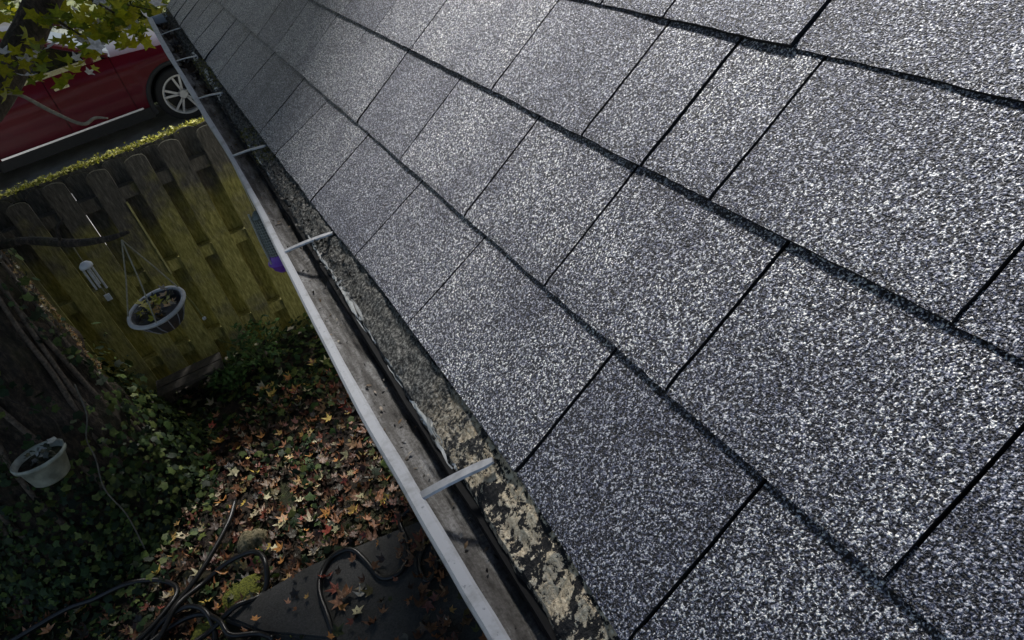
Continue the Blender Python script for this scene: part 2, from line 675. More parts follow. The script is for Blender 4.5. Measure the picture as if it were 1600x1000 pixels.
# walls (below the roof, behind the gutter) and the gables
wx0, wx1 = 0.42, 5.2
ridge_s = (2.81 - EX) / CP
ridge_z = EZ + ridge_s * SP
eave_wall_z = EZ + (wx0 - EX) / CP * SP - 0.05
v = []
for y in (Y0 - 4.0, Y1 - 0.2):
    v += [(wx0, y, -0.05), (wx1, y, -0.05), (wx1, y, eave_wall_z), (2.81, y, ridge_z - 0.06), (wx0, y, eave_wall_z)]
f = [(0, 1, 2, 3, 4), (5, 9, 8, 7, 6), (0, 4, 9, 5), (1, 6, 7, 2)]
from_py('wall', v, f, M_WALL, house, False, None, True)
mb = MB()
mb.box((0.145, (Y0 - 4 + Y1) / 2, EZ - 0.085), (0.02, Y1 - Y0 + 4, 0.15))
mb.build('fascia', M_PAINT, house, keep_world=True)
mb = MB()
mb.box((0.29, (Y0 - 4 + Y1) / 2, EZ - 0.152), (0.262, Y1 - Y0 + 3.9, 0.012))
mb.build('soffit', M_PAINT, house, keep_world=True)
# roof deck (both slopes)
v = []
for y in (Y0 - 4, Y1):
    v += [RP(-0.0, y, -0.004), RP(ridge_s, y, -0.004), (2 * 2.81 - EX, y, EZ), RP(0.0, y, -0.03), RP(ridge_s, y, -0.03), (2 * 2.81 - EX, y, EZ - 0.03)]
f = [(0, 1, 7, 6), (1, 2, 8, 7), (3, 9, 10, 4), (4, 10, 11, 5), (0, 6, 9, 3), (2, 5, 11, 8), (0, 3, 4, 1), (1, 4, 5, 2), (6, 7, 10, 9), (7, 8, 11, 10)]
roof = from_py('roof', v, f, M_DECK, house, False, None, True)
roof_inv = (Matrix.Translation(house.location)).inverted()

S = 1.1531
CUTS = {
    0: [(-0.16, -0.165), (0.02, 0.02), (0.222, 0.220), (0.393, 0.392), (0.640, 0.660), (0.830, 0.862), (1.060, 1.095), (1.288, 1.360), (1.482, 1.512),
        (1.768, 1.825), (2.075, 2.108), (2.305, 2.356), (2.545, 2.62), (2.78, 2.84), (3.0, 3.05), (3.22, 3.26), (3.42, 3.45)],
    1: [-0.10, 0.131, 0.324, 0.51, 0.697, 0.915, 1.122, 1.338, 1.535, 1.775, 1.98, 2.20, 2.43, 2.62, 2.86, 3.07, 3.26, 3.44],
    2: [-0.03, 0.193, 0.407, 0.501, 0.604, 0.817, 1.105, 1.29, 1.50, 1.73, 1.93, 2.16, 2.36, 2.60, 2.80, 3.03, 3.22, 3.41],
    3: [0.02, 0.225, 0.44, 0.612, 0.727, 0.93, 1.17, 1.37, 1.57, 1.79, 2.02, 2.20, 2.44, 2.66, 2.88, 3.10, 3.33],
}
T_SH = 0.0050


def shingle(course, a, b, gap=0.0023):
    """one tab: (y at its butt, y at its head) for both sides"""
    gap *= rnd.uniform(0.55, 1.0) * (1 + 0.45 * max(0, a[0] - 0.8))
    n = 14
    lift = rnd.uniform(-0.0006, 0.0012)
    tw = rnd.uniform(-0.0009, 0.0009)
    over = 0.03
    v, f, fm = [], [], []
    ph = rnd.uniform(0, 50)
    rows = 9
    curl_l, curl_r = rnd.uniform(0, 0.0022), rnd.uniform(0, 0.0022)
    for i in range(n + 1):
        u = i / n
        yb = (a[0] + gap) * (1 - u) + (b[0] - gap) * u
        yt = (a[1] + gap) * (1 - u) + (b[1] - gap) * u
        rag = 0.0008 * mnoise.noise((yb * 60, ph, 0)) + 0.0007 * mnoise.noise((yb * 190, ph, 5)) + 0.0015 * mnoise.noise((yb * 12, ph, 9))
        for j in range(rows):
            w = (0, 0.04, 0.12, 0.24, 0.38, 0.52, 0.68, 0.85, 1.0)[j]
            s = course * E + w * (E + over)
            y = yb * (1 - w) + yt * w
            if i in (0, n):
                y += 0.0011 * mnoise.noise((s * 38, yb * 3, course * 7.0)) + 0.0007 * mnoise.noise((s * 130, yb * 3, 2))
            if j == 0:
                s += rag
                if course == 0:
                    s += eave_wobble(yb)
            k = 1 - w * (E + over) / E
            wav = 0.0011 * mnoise.noise((y * 7, s * 9, ph)) * (1 - w)
            top = T_SH * (1 + k) + (lift + tw * (2 * u - 1)) * (1 - w) + wav
            cu = (0.0002 + curl_l * (1 - u) ** 2 + curl_r * u * u) * max(0, 1 - w * 2.2) ** 2
            top += cu
            if j == 0:
                top -= 0.0014
            v.append(RP(s, y, top))
            v.append(RP(s, y, T_SH * k + cu * 0.6 + 0.0004 - (0.002 if j == rows - 1 else 0)))
    R = rows * 2
    for i in range(n):
        for j in range(rows - 1):
            p = i * R + j * 2
            f.append((p, p + 2, p + R + 2, p + R))
            fm.append(0)
        p = i * R
        f.append((p, p + R, p + R + 1, p + 1))
        fm.append(1)
    for j in range(rows - 1):
        p = j * 2
        f.append((p, p + 1, p + 3, p + 2))
        fm.append(1)
        q = n * R + j * 2
        f.append((q, q + 2, q + 3, q + 1))
        fm.append(1)
    v = [tuple(roof_inv @ Vector(p)) for p in v]
    o = from_py('shingle', v, [q[::-1] for q in f], [M_SHINGLE, M_EDGE], roof, False, fm)
    return o


count = 0
for c in range(10):
    if c in CUTS:
        cs = [(q[1] * S, q[0] * S) if isinstance(q, tuple) else (q * S, q * S) for q in CUTS[c]]
    else:
        cs, y = [], 0.0 + rnd.uniform(-0.1, 0.1)
        while y < Y1 - 0.15:
            cs.append((y, y))
            y += rnd.choice((0.2, 0.24, 0.27))
    y = cs[0][0]
    while y > -0.75:
        y -= rnd.choice((0.21, 0.24, 0.26))
        cs.insert(0, (y, y))
    cs.append((Y1 + 0.012, Y1 + 0.012))
    for a, b in zip(cs, cs[1:]):
        shingle(c, a, b)
        count += 1
# upper courses out of the photograph: one strip of shingle per course
mb = MB()
for c in range(10, int(ridge_s / E)):
    s = c * E
    i = len(mb.v)
    mb.v += [tuple(roof_inv @ Vector(RP(s, Y0 - 4, 2 * T_SH))), tuple(roof_inv @ Vector(RP(s, Y1, 2 * T_SH))),
             tuple(roof_inv @ Vector(RP(s + E + 0.02, Y1, T_SH * 0.6))), tuple(roof_inv @ Vector(RP(s + E + 0.02, Y0 - 4, T_SH * 0.6))),
             tuple(roof_inv @ Vector(RP(s, Y0 - 4, T_SH))), tuple(roof_inv @ Vector(RP(s, Y1, T_SH)))]
    mb.f += [(i + 3, i + 2, i + 1, i), (i, i + 1, i + 5, i + 4)]
tag(mb.build('shingle_strips', M_SHINGLE, roof), kind='stuff')

# the old crumbling edge that sticks out under the first course
NY = 420
band_in, band_out = 0.03, -0.062
v, f = [], []
cols_n = 14
for i in range(NY + 1):
    y = -1.2 + (Y1 + 1.2) * i / NY
    for j in range(cols_n + 1):
        w = j / cols_n
        # outer limit is ragged
        out = 0.066 + 0.006 * mnoise.noise((y * 9, 2, 0)) + 0.003 * mnoise.noise((y * 40, 7, 0))
        x = out + (EX + 0.012 - out) * w
        base = EZ - 0.028 + 0.034 * min(1, w * 1.2)
        edge = min(1.0, w * 5)
        h = (0.0075 * mnoise.noise((x * 55, y * 40, 1)) + 0.0045 * mnoise.noise((x * 150, y * 140, 2))) * edge * (1.0 if w < 0.8 else (1 - w) * 5)
        v.append((x, y, base + h - (0.012 if j == 0 else 0)))
for i in range(NY):
    for j in range(cols_n):
        p = i * (cols_n + 1) + j
        f.append((p, p + 1, p + cols_n + 2, p + cols_n + 1))
from_py('drip_edge', v, f, M_DRIP, house, False, None, True)

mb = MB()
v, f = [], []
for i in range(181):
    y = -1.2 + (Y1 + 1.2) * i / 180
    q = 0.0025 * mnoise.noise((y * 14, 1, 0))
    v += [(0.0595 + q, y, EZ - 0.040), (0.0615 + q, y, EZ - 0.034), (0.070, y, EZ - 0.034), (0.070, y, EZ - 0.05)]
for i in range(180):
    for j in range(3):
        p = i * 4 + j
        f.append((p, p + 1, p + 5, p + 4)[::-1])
from_py('shadow_strip', v, f, M_SHADOW, house, False, None, True)  # black strip standing in for the shadow line below the crumbling edge
# moss and grit lying along that edge
P = []
for k in range(2600):
    y = 0.9 + (Y1 - 0.95) * rng.beta(1.1, 1.0)
    x = rng.uniform(0.066, 0.112) - 0.012 * min(1, y / 3)
    P.append((x, y, EZ - 0.006 + rng.uniform(-0.004, 0.005)))
P = np.array(P)
cl = np.array([[0.11, 0.10, 0.02] if mnoise.noise((p[1] * 3.2, 0.3, 1)) > 0.05 and p[1] > 1.5 else [0.035, 0.032, 0.026] for p in P]) * rng.uniform(0.4, 1.7, (len(P), 1))
o = scatter('moss', P - np.array(house.location), rng.uniform(0.002, 0.0055, len(P)), cl, STAR_CURL, M_LITTER, house, tilt=0.8)
tag(o, kind='stuff')
# flakes of old white paint along the fascia edge
v, f = [], []
for (ya, yb, dens, wd) in ((0.50, 0.66, 9, 0.003), (0.66, 0.86, 7, 0.0016), (0.84, 0.97, 10, 0.0042), (0.97, 1.2, 8, 0.0032), (2.2, 2.9, 20, 0.009), (1.5, 1.75, 3, 0.003)):
    for k in range(dens):
        y = rnd.uniform(ya, yb)
        ln = rnd.choice((0.012, 0.02, 0.05, 0.075)) * rnd.uniform(0.7, 1.2)
        x = 0.067 + rnd.uniform(-0.003, wd)
        z = EZ - 0.014 + rnd.uniform(0, 0.006) + (x - 0.066) * 0.4
        i = len(v)
        m_ = 5
        for q in range(m_ + 1):
            yy = y + ln * q / m_
            wv = wd * (0.25 + 0.75 * math.sin(math.pi * (q + 0.4) / (m_ + 0.8))) * rnd.uniform(0.35, 1.3)
            dx = rnd.uniform(-0.0012, 0.0012)
            v += [(x + dx, yy, z), (x + dx + wv, yy, z + wv * 0.5 + rnd.uniform(0, 0.002))]
        for q in range(m_):
            f.append((i + 2 * q, i + 2 * q + 1, i + 2 * q + 3, i + 2 * q + 2))
flk = from_py('paint_flakes', v, f, M_FLAKE, house, False, None, True)
tag(flk, kind='stuff')

# gutter --------------------------------------------------------------------
LIPZ = CAM_H - 0.5635
GUT_Y0, GUT_Y1 = -1.4, 4.07
OUT = [(-2, 0.016), (0.33, 0.0145), (0.388, 0.012), (0.517, 0.009), (0.683, 0.005), (0.871, 0.0062), (1.145, 0.0085), (1.411, 0.012), (1.719, 0.013), (2.234, 0.003),
       (2.653, -0.002), (3.337, -0.014), (4.071, -0.018), (5, -0.02)]
INN = [(-2, 0.033), (0.322, 0.030), (0.412, 0.027), (0.551, 0.024), (0.657, 0.021), (0.792, 0.0195), (0.934, 0.0208), (1.174, 0.022), (1.382, 0.0245), (1.742, 0.023),
       (2.335, 0.016), (2.947, 0.008), (3.528, 0.004), (4.015, 0.004), (5, 0.003)]


def interp(tab, y):
    for (a, u), (b, w) in zip(tab, tab[1:]):
        if y <= b:
            t = (y - a) / (b - a)
            t = t * t * (3 - 2 * t)
            return u + (w - u) * t
    return tab[-1][1]


gutter = empty('gutter', (0.05, 1.2, LIPZ))
gutter.parent = house
gutter.location = Vector((0.05, 1.2, LIPZ)) - house.location


def gut_world(v):
    return [tuple(Vector(p) - Vector((0.05, 1.2, LIPZ))) for p in v]


n = 150
v, f = [], []
prof_n = None
for i in range(n + 1):
    y = GUT_Y0 + (GUT_Y1 - GUT_Y0) * i / n
    xo, xi = interp(OUT, y), interp(INN, y)
    z = LIPZ
    prof = [(xi, z - 0.014), (xi + 0.0005, z - 0.003), (xi - 0.0025, z), (xo + 0.003, z), (xo, z - 0.003), (xo, z - 0.018), (xo + 0.006, z - 0.030),
            (xo + 0.010, z - 0.050), (xo + 0.024, z - 0.075), (xo + 0.030, z - 0.095), (xo + 0.034, z - 0.100),
            (0.118, z - 0.100), (0.128, z - 0.090), (0.128, z - 0.004), (0.126, z - 0.004), (0.126, z - 0.088), (0.118, z - 0.097),
            (xo + 0.036, z - 0.097), (xo + 0.033, z - 0.094), (xo + 0.027, z - 0.074), (xo + 0.013, z - 0.049), (xo + 0.009, z - 0.030), (xo + 0.003, z - 0.018), (xo + 0.003, z - 0.006)]
    prof_n = len(prof)
    v += [(px, y, pz) for px, pz in prof]
for i in range(n):
    for j in range(prof_n - 1):
        p = i * prof_n + j
        f.append((p, p + 1, p + prof_n + 1, p + prof_n)[::-1])
from_py('trough', gut_world(v), f, M_PAINT, gutter, False)
# silt on the bottom, heaped against the front
v, f = [], []
nj = 10
n2 = 260
for i in range(n2 + 1):
    y = GUT_Y0 + (GUT_Y1 - GUT_Y0 - 0.01) * i / n2
    xo = interp(OUT, y)
    for j in range(nj + 1):
        w = j / nj
        x = xo + 0.010 + (0.1255 - xo - 0.010) * w
        z = LIPZ - 0.030 - 0.012 * math.sin(w * math.pi) + 0.008 * w * w
        z += 0.005 * mnoise.noise((x * 30, y * 9, 0)) + 0.0022 * mnoise.noise((x * 110, y * 60, 3))
        v.append((x, y, z))
for i in range(n2):
    for j in range(nj):
        p = i * (nj + 1) + j
        f.append((p, p + 1, p + nj + 2, p + nj + 1))
tag(from_py('silt', gut_world(v), f, M_SILT, gutter, True), kind='stuff')
# end cap
xo = interp(OUT, GUT_Y1)
cap = [(xo, LIPZ + 0.001), (xo, LIPZ - 0.018), (xo + 0.010, LIPZ - 0.05), (xo + 0.030, LIPZ - 0.098), (0.127, LIPZ - 0.1), (0.127, LIPZ + 0.001)]
v = [(x, GUT_Y1 - 0.001, z) for x, z in cap] + [(x, GUT_Y1 + 0.008, z) for x, z in cap]
k = len(cap)
f = [tuple(range(k)), tuple(range(k, 2 * k))[::-1]] + [(i, i + k, (i + 1) % k + k, (i + 1) % k) for i in range(k)]
from_py('end_cap', gut_world(v), f, M_PAINT, gutter)
# straps
for (xa, ya, xb, yb) in ((0.020, 0.514, 0.103, 0.489), (0.019, 1.166, 0.105, 1.113), (0.018, 1.738, 0.095, 1.654), (0.017, 2.341, 0.080, 2.219),
                         (0.006, 2.945, 0.078, 2.80), (0.004, 3.55, 0.085, 3.42), (0.018, -0.10, 0.105, -0.12), (0.018, -0.72, 0.105, -0.73)):
    A = Vector((interp(INN, ya) - 0.002, ya, LIPZ - 0.0035))
    B = Vector((xb, yb, EZ - 0.001 + 0.004))
    d = (B - A).normalized()
    side = Vector((0, 0, 1)).cross(d).normalized()
    nn = d.cross(side)
    v, f = [], []
    nk = 8
    wdt = 0.0065
    for q in range(nk + 1):
        t = q / nk
        c = A.lerp(B, t) + Vector((0, 0, 0.002 * math.sin(t * math.pi)))
        wq = wdt * (0.62 if q == nk else 1.0)
        for (a_, h_) in ((-1, 0.0), (-0.75, 0.0022), (0.75, 0.0022), (1, 0.0), (0.7, -0.0012), (-0.7, -0.0012)):
            v.append(tuple(c + side * wq * a_ + nn * h_))
    for q in range(nk):
        for a_ in range(6):
            f.append((q * 6 + a_, (q + 1) * 6 + a_, (q + 1) * 6 + (a_ + 1) % 6, q * 6 + (a_ + 1) % 6))
    f.append(tuple(range(6)))
    f.append(tuple(range(nk * 6, nk * 6 + 6))[::-1])
    from_py('gutter_strap', gut_world(v), f, M_STRAP, gutter)
# grit, seeds and bits of twig on the silt
P = np.array([(rng.uniform(0.02, 0.06), rng.uniform(0.1, 3.0), LIPZ - 0.034 + rng.uniform(-0.003, 0.003)) for k in range(420)])
tag(scatter('gutter_grit', P - np.array((0.05, 1.2, LIPZ)), rng.uniform(0.0012, 0.0045, len(P)), pick([(0.03, 0.025, 0.02), (0.1, 0.08, 0.06), (0.3, 0.27, 0.22), (0.02, 0.02, 0.02), (0.16, 0.1, 0.05)], len(P)), OVAL, M_LITTER, gutter, tilt=0.5), kind='stuff')
# dark wet leaves left in the far end of the gutter
P = np.array([(rng.uniform(0.015, 0.12), rng.uniform(3.0, 4.03) if k % 3 else rng.uniform(2.4, 3.2), LIPZ - 0.045 + rng.uniform(0, 0.02)) for k in range(110)])
tag(scatter('wet_leaves', P - np.array((0.05, 1.2, LIPZ)), rng.uniform(0.015, 0.035, len(P)), pick([(0.03, 0.018, 0.012), (0.05, 0.03, 0.02), (0.02, 0.012, 0.01)], len(P)), STAR_CURL, M_LITTER, gutter, tilt=0.5), kind='stuff')

# ------------------------------------------------------------------ fence
FY = 5.5
fence = empty('picket_fence', (-0.8, FY, 0), label='mossy wooden shadowbox fence between the yard and the red car', cat='fence')
fi = Vector(fence.location)


M_ENDG = simple('rotten_end_grain', (0.03, 0.03, 0.012), 0.95, 0, 0.5, 60)


def picket(x, front, short=0.0, lean=0.0):
    w = (0.148 if front else 0.176) + rnd.uniform(-0.006, 0.006)
    th = 0.019
    top = 1.898 + rnd.uniform(-0.025, 0.02) - short
    y0 = FY - 0.045 - th if front else FY + 0.045
    lean += rnd.uniform(-0.008, 0.008) if front else rnd.uniform(-0.003, 0.003)
    prof = [(-w / 2, 0.03), (w / 2, 0.03), (w / 2 + rnd.uniform(-0.003, 0.003), 1.0)]
    for k in range(7):
        a = math.pi * k / 6
        prof.append((w / 2 * math.cos(a) * (0.985 if 0 < k < 6 else 1.0), top - 0.035 + 0.035 * math.sin(a) ** 0.8 + rnd.uniform(-0.004, 0.004)))
    prof.append((-w / 2 + rnd.uniform(-0.003, 0.003), 1.0))
    cup = rnd.uniform(-0.004, 0.004)
    v = []
    for dy in (0, th):
        for (px, pz) in prof:
            v.append((x + px + lean * pz - fi.x, y0 + dy + cup * (pz / 1.9) - fi.y, pz - fi.z))
    k = len(prof)
    f = [tuple(range(k)), tuple(range(k, 2 * k))[::-1]] + [(i, i + k, (i + 1) % k + k, (i + 1) % k) for i in range(k)]
    fm = [0] * len(f)
    for i in range(3, 9):
        fm[2 + i] = 1
    return from_py('picket', v, f, [M_FENCE, M_ENDG], fence, False, fm)


k0 = -26
for k in range(k0, 16):
    xf = -0.805 + 0.26 * k
    picket(xf, True, short=0.03 if k == -2 else 0.0)
    picket(xf + 0.13, False)
for z in (0.32, 1.02, 1.66):
    MB().box((-2.0 - fi.x, FY - fi.y, z), (12.0, 0.086, 0.09)).build('rail', M_FENCE, fence)
for x in (-5.2, -2.8, -0.36, 2.05):
    MB().box((x - fi.x, FY - fi.y + 0.12, 0.91), (0.09, 0.09, 1.82)).build('post', M_FENCE, fence)
MB().box((-2.0 - fi.x, FY - fi.y + 0.112, 1.8225), (12.0, 0.085, 0.13)).build('cap_rail', M_FENCE, fence)
MB().box((-0.727 - fi.x, FY - fi.y - 0.07, 1.29), (0.012, 0.01, 0.63)).build('lit_edge', simple('painted_lit_edge', (0.42, 0.39, 0.16), 0.7, 0, 0.3, 30), fence)  # pale strip that paints in the lit edge of a board
# moss cushions and yellow leaves caught on the cap rail
kk = 6000
P = np.stack([rng.uniform(-4.5, 3.0, kk), rng.normal(FY + 0.105, 0.024, kk), 1.888 + np.abs(rng.normal(0, 0.014, kk))], 1)
o = scatter('moss', P - np.array(fi), rng.uniform(0.008, 0.02, kk), pick([(0.58, 0.56, 0.05), (0.66, 0.63, 0.09), (0.45, 0.45, 0.05), (0.72, 0.68, 0.16)], kk), STAR_CURL, M_LITTER, fence, tilt=0.7)
tag(o, kind='stuff')

# ------------------------------------------------------------------ red car
M_RED = simple('dark_red_car_paint', (0.10, 0.002, 0.011), 0.3, 0, 0.15, 3)
M_RED.node_tree.nodes['Principled BSDF'].inputs['Coat Weight'].default_value = 0.10
M_RED.node_tree.nodes['Principled BSDF'].inputs['Coat Roughness'].default_value = 0.06
M_RED.node_tree.nodes['Principled BSDF'].inputs['Specular IOR Level'].default_value = 0.25
M_CLAD = simple('black_cladding', (0.012, 0.012, 0.013), 0.6, 0, 0.3, 40)
M_CHROME = simple('bright_trim', (0.75, 0.75, 0.76), 0.18, 0.9, 0.1, 20)
M_RIM = simple('silver_alloy', (0.62, 0.62, 0.62), 0.35, 0.5, 0.15, 20)
M_TYRE = simple('tyre_rubber', (0.014, 0.014, 0.015), 0.8, 0, 0.3, 60)
M_GLASS = simple('tinted_car_glass', (0.02, 0.02, 0.014), 0.05, 0, 0.1, 5)
M_GLASS.node_tree.nodes['Principled BSDF'].inputs['Specular IOR Level'].default_value = 0.9
M_LAMP = simple('headlamp_glass', (0.55, 0.5, 0.52), 0.1, 0, 0.2, 30)


def build_car():
    car = empty('parked_car', (-1.43, 10.925, GZ + 0.03), label='dark red car parked on the driveway beyond the fence', cat='car')
    WX = (1.36, -1.34)
    R = 0.335

    def zb(x):
        z = 0.30
        for w in WX:
            d = abs(x - w)
            if d < 0.405:
                z = max(z, 0.335 + math.sqrt(max(0, 0.405 ** 2 - d * d)))
        if x > 1.9:
            z = max(z, 0.26 + (x - 1.9) * 0.2)
        return z

    def zt(x):
        if x > 0.74:
            t = (x - 0.74) / 1.46
            return 1.0 - 0.11 * t - 0.13 * max(0, t - 0.72) ** 2 * 10
        return 1.0 + 0.03 * min(1, max(0, (0.74 - x) / 2.6))

    def hw(x, z):
        t = max(0, (abs(x) - 1.55) / 0.67)
        w = 0.925 * (1 - 0.22 * t ** 2.2)
        k = 0
        if z < 0.62:
            k = 0.035 * ((0.62 - z) / 0.35) ** 2
        elif z > 0.80:
            k = 0.06 * ((z - 0.80) / 0.22) ** 2
        crease = 0.012 * math.exp(-((z - 0.83 - 0.02 * x) / 0.03) ** 2) - 0.010 * math.exp(-((z - 0.52) / 0.05) ** 2)
        return w - k + crease

    def side(name, x0, x1, parent, sgn, m):
        n, k = max(6, int((x1 - x0) / 0.04)), 14
        v, f = [], []
        for i in range(n + 1):
            x = x0 + (x1 - x0) * i / n
            a, b = zb(x), zt(x)
            for j in range(k + 1):
                z = a + (b - a) * j / k
                v.append((x, sgn * hw(x, z), z))
        for i in range(n):
            for j in range(k):
                p = i * (k + 1) + j
                q = (p, p + k + 1, p + k + 2, p + 1)
                f.append(q if sgn < 0 else q[::-1])
        return from_py(name, v, f, m, parent, True)

    for sgn in (-1, 1):
        side('fender', 0.785, 2.22, car, sgn, M_RED)
        side('rear_quarter', -2.22, -0.985, car, sgn, M_RED)
        d1 = side('door', -0.978, -0.004, car, sgn, M_RED)
        d2 = side('door', 0.004, 0.778, car, sgn, M_RED)
        for d, x in ((d1, -0.78), (d2, 0.16)):
            MB().box((x, sgn * 0.935, 0.87), (0.17, 0.03, 0.028)).build('door_handle', M_CHROME, d)
        # cladding
        for wxx in WX:
            v, f = [], []
            n = 22
            for i in range(n + 1):
                a = math.pi * (-0.08 + 1.16 * i / n)
                for (r, off) in ((0.375, 0.0), (0.38, 0.018), (0.425, 0.018), (0.43, 0.0)):
                    x, z = wxx + r * math.cos(a), 0.335 + r * math.sin(a)
                    v.append((x, sgn * (hw(x, max(z, 0.62)) * 0.995 + off), z))
            for i in range(n):
                for j in range(3):
                    p = i * 4 + j
                    f.append((p, p + 1, p + 5, p + 4))
            from_py('wheel_arch', v, f, M_CLAD, car, True)
        MB().box((0.01, sgn * 0.895, 0.265), (1.86, 0.05, 0.13)).build('sill', M_CLAD, car)
        MB().box((0.0, sgn * 0.922, 0.345), (1.70, 0.016, 0.022)).build('side_moulding', M_CHROME, car)
        # window trim: belt line and rising end
        mb = MB()
        mb.box((-0.58, sgn * 0.880, 1.035), (2.56, 0.022, 0.055))
        mb.tube([(0.70, sgn * 0.872, 1.02), (0.62, sgn * 0.862, 1.055), (0.50, sgn * 0.848, 1.12)], 0.012, 6)
        mb.build('window_trim', M_CHROME, car)
        mb = MB()
        mb.box((0.58, sgn * 0.97, 1.09), (0.09, 0.20, 0.13))
        mb.box((0.60, sgn * 0.88, 1.05), (0.06, 0.06, 0.05))
        o = mb.build('wing_mirror', M_RED, car)
        bv = o.modifiers.new('round', 'BEVEL')
        bv.width = 0.02
        bv.segments = 3
        MB().box((1.98, sgn * 0.79, 0.80), (0.30, 0.12, 0.11), Matrix.Rotation(-sgn * 0.3, 3, 'Z')).build('headlight', M_LAMP, car)
        MB().box((-2.12, sgn * 0.76, 0.9), (0.18, 0.14, 0.2)).build('tail_light', simple('tail_lamp', (0.3, 0.01, 0.01), 0.15), car)
        for wxx in WX:
            wh = empty('wheel', (wxx, sgn * 0.80, 0.335))
            wh.parent = car
            mb = MB()
            prof = [(0.225, -0.10), (0.30, -0.11), (0.325, -0.095), (R, -0.05), (R, 0.05), (0.325, 0.095), (0.30, 0.11), (0.225, 0.10)]
            mb.lathe(prof, n=36, axis='Y')
            mb.build('tyre', M_TYRE, wh, True)
            mb = MB()
            s_ = sgn
            mb.lathe([(0.236, 0.095 * s_), (0.245, 0.108 * s_), (0.228, 0.108 * s_), (0.215, 0.085 * s_), (0.21, -0.05 * s_)], n=36, axis='Y')
            for q in range(5):
                for dd in (-0.17, 0.17):
                    a = 2 * math.pi * q / 5 + 0.3
                    a1, a2 = a + dd * 0.35, a + dd * 1.15
                    p1 = Vector((0.045 * math.cos(a1), 0.088 * s_, 0.045 * math.sin(a1)))
                    p2 = Vector((0.225 * math.cos(a2), 0.098 * s_, 0.225 * math.sin(a2)))
                    dr = (p2 - p1)
                    rot = Matrix.Rotation(-math.atan2(dr.z, dr.x), 3, 'Y')
                    mb.box((p1 + p2) / 2, (dr.length, 0.022, 0.026), rot)
            mb.lathe([(0.001, 0.10 * s_), (0.05, 0.10 * s_), (0.058, 0.085 * s_), (0.058, 0.04 * s_)], n=18, axis='Y')
            mb.build('rim', M_RIM, wh)
            MB().lathe([(0.001, 0.02 * s_), (0.2, 0.02 * s_), (0.21, 0.0)], n=24, axis='Y').build('brake_disc', M_CLAD, wh)
    # bonnet
    v, f = [], []
    n, k = 22, 12
    for i in range(n + 1):
        x = 0.66 + (2.22 - 0.66) * i / n
        z = zt(x)
        w = hw(x, z) if x >= 0.785 else hw(0.785, zt(0.785))
        for j in range(k + 1):
            u = -1 + 2 * j / k
            v.append((x, u * w, z + 0.055 * (1 - u ** 4) * (1 - 0.5 * max(0, (x - 1.6) / 0.6))))
    for i in range(n):
        for j in range(k):
            p = i * (k + 1) + j
            f.append((p, p + k + 1, p + k + 2, p + 1))
    from_py('bonnet', v, f, M_RED, car, True)
    # nose and tail
    for sx, nm in ((2.22, 'front_bumper'), (-2.22, 'tailgate')):
        v, f = [], []
        for j in range(13):
            u = -1 + 2 * j / 12
            for q in range(7):
                t = q / 6
                z = 0.28 + (zt(sx) + (0.03 if sx > 0 else 0.0) - 0.28) * t
                x = sx + math.copysign(0.07 * (1 - u * u) + 0.05 * math.sin(t * math.pi) * (1 - u ** 4), sx)
                v.append((x, u * hw(sx, z), z))
        for j in range(12):
            for q in range(6):
                p = j * 7 + q
                f.append((p, p + 7, p + 8, p + 1))
        from_py(nm, v, f, M_RED, car, True)
    MB().box((-0.0, 0, 0.55), (4.2, 1.30, 0.5)).box((0, 0, 0.64), (1.86, 1.70, 0.66)).build('underbody', M_CLAD, car)
    # greenhouse: glass house, then roof and pillars
    st = [(0.80, 1.00, 1.02), (0.40, 1.00, 1.24), (-0.02, 1.0, 1.47), (-0.30, 1.0, 1.53), (-0.9, 1.0, 1.56), (-1.5, 1.01, 1.52), (-1.85, 1.02, 1.38), (-2.12, 1.03, 1.05)]
    v, f = [], []
    for (x, z0, z1) in st:
        t = (z1 - 1.0) / 0.55
        w0 = 0.862 - (0.05 if x < -1.9 else 0)
        w1 = 0.862 - 0.22 * max(0, t)
        v += [(x, -w0, z0), (x, -w1, z1 - 0.02), (x, -w1 * 0.8, z1 + 0.012), (x, 0, z1 + 0.03), (x, w1 * 0.8, z1 + 0.012), (x, w1, z1 - 0.02), (x, w0, z0)]
    for i in range(len(st) - 1):
        for j in range(6):
            p = i * 7 + j
            f.append((p, p + 1, p + 8, p + 7))
    from_py('windows', v, f, M_GLASS, car, False)
    v, f = [], []
    rs = [s for s in st if s[0] < 0.1 and s[0] > -1.9]
    for (x, z0, z1) in rs:
        w1 = 0.862 - 0.22 * (z1 - 1.0) / 0.55 + 0.014
        v += [(x, -w1 - 0.012, z1 - 0.06), (x, -w1, z1 - 0.012), (x, -w1 * 0.8, z1 + 0.02), (x, 0, z1 + 0.04), (x, w1 * 0.8, z1 + 0.02), (x, w1, z1 - 0.012), (x, w1 + 0.012, z1 - 0.06)]
    for i in range(len(rs) - 1):
        for j in range(6):
            p = i * 7 + j
            f.append((p, p + 1, p + 8, p + 7))
    from_py('roof', v, f, M_RED, car, True)
    for sgn in (-1, 1):
        for (xa, za, xb, zbx, m) in ((0.78, 1.02, -0.03, 1.46, M_RED), (-0.02, 1.02, -0.10, 1.47, M_CLAD), (-0.98, 1.02, -1.02, 1.5, M_CLAD), (-2.05, 1.05, -1.75, 1.42, M_RED)):
            ya = 0.868
            yb = 0.862 - 0.22 * (zbx - 1.0) / 0.55 + 0.01
            MB().tube([(xa, sgn * ya, za), ((xa + xb) / 2, sgn * (ya + yb) / 2 + sgn * 0.004, (za + zbx) / 2), (xb, sgn * yb, zbx)], 0.03, 6).build('pillar', m, car)
    # pale seats behind the glass line of the front door are seen as a headrest shape
    return car


build_car()

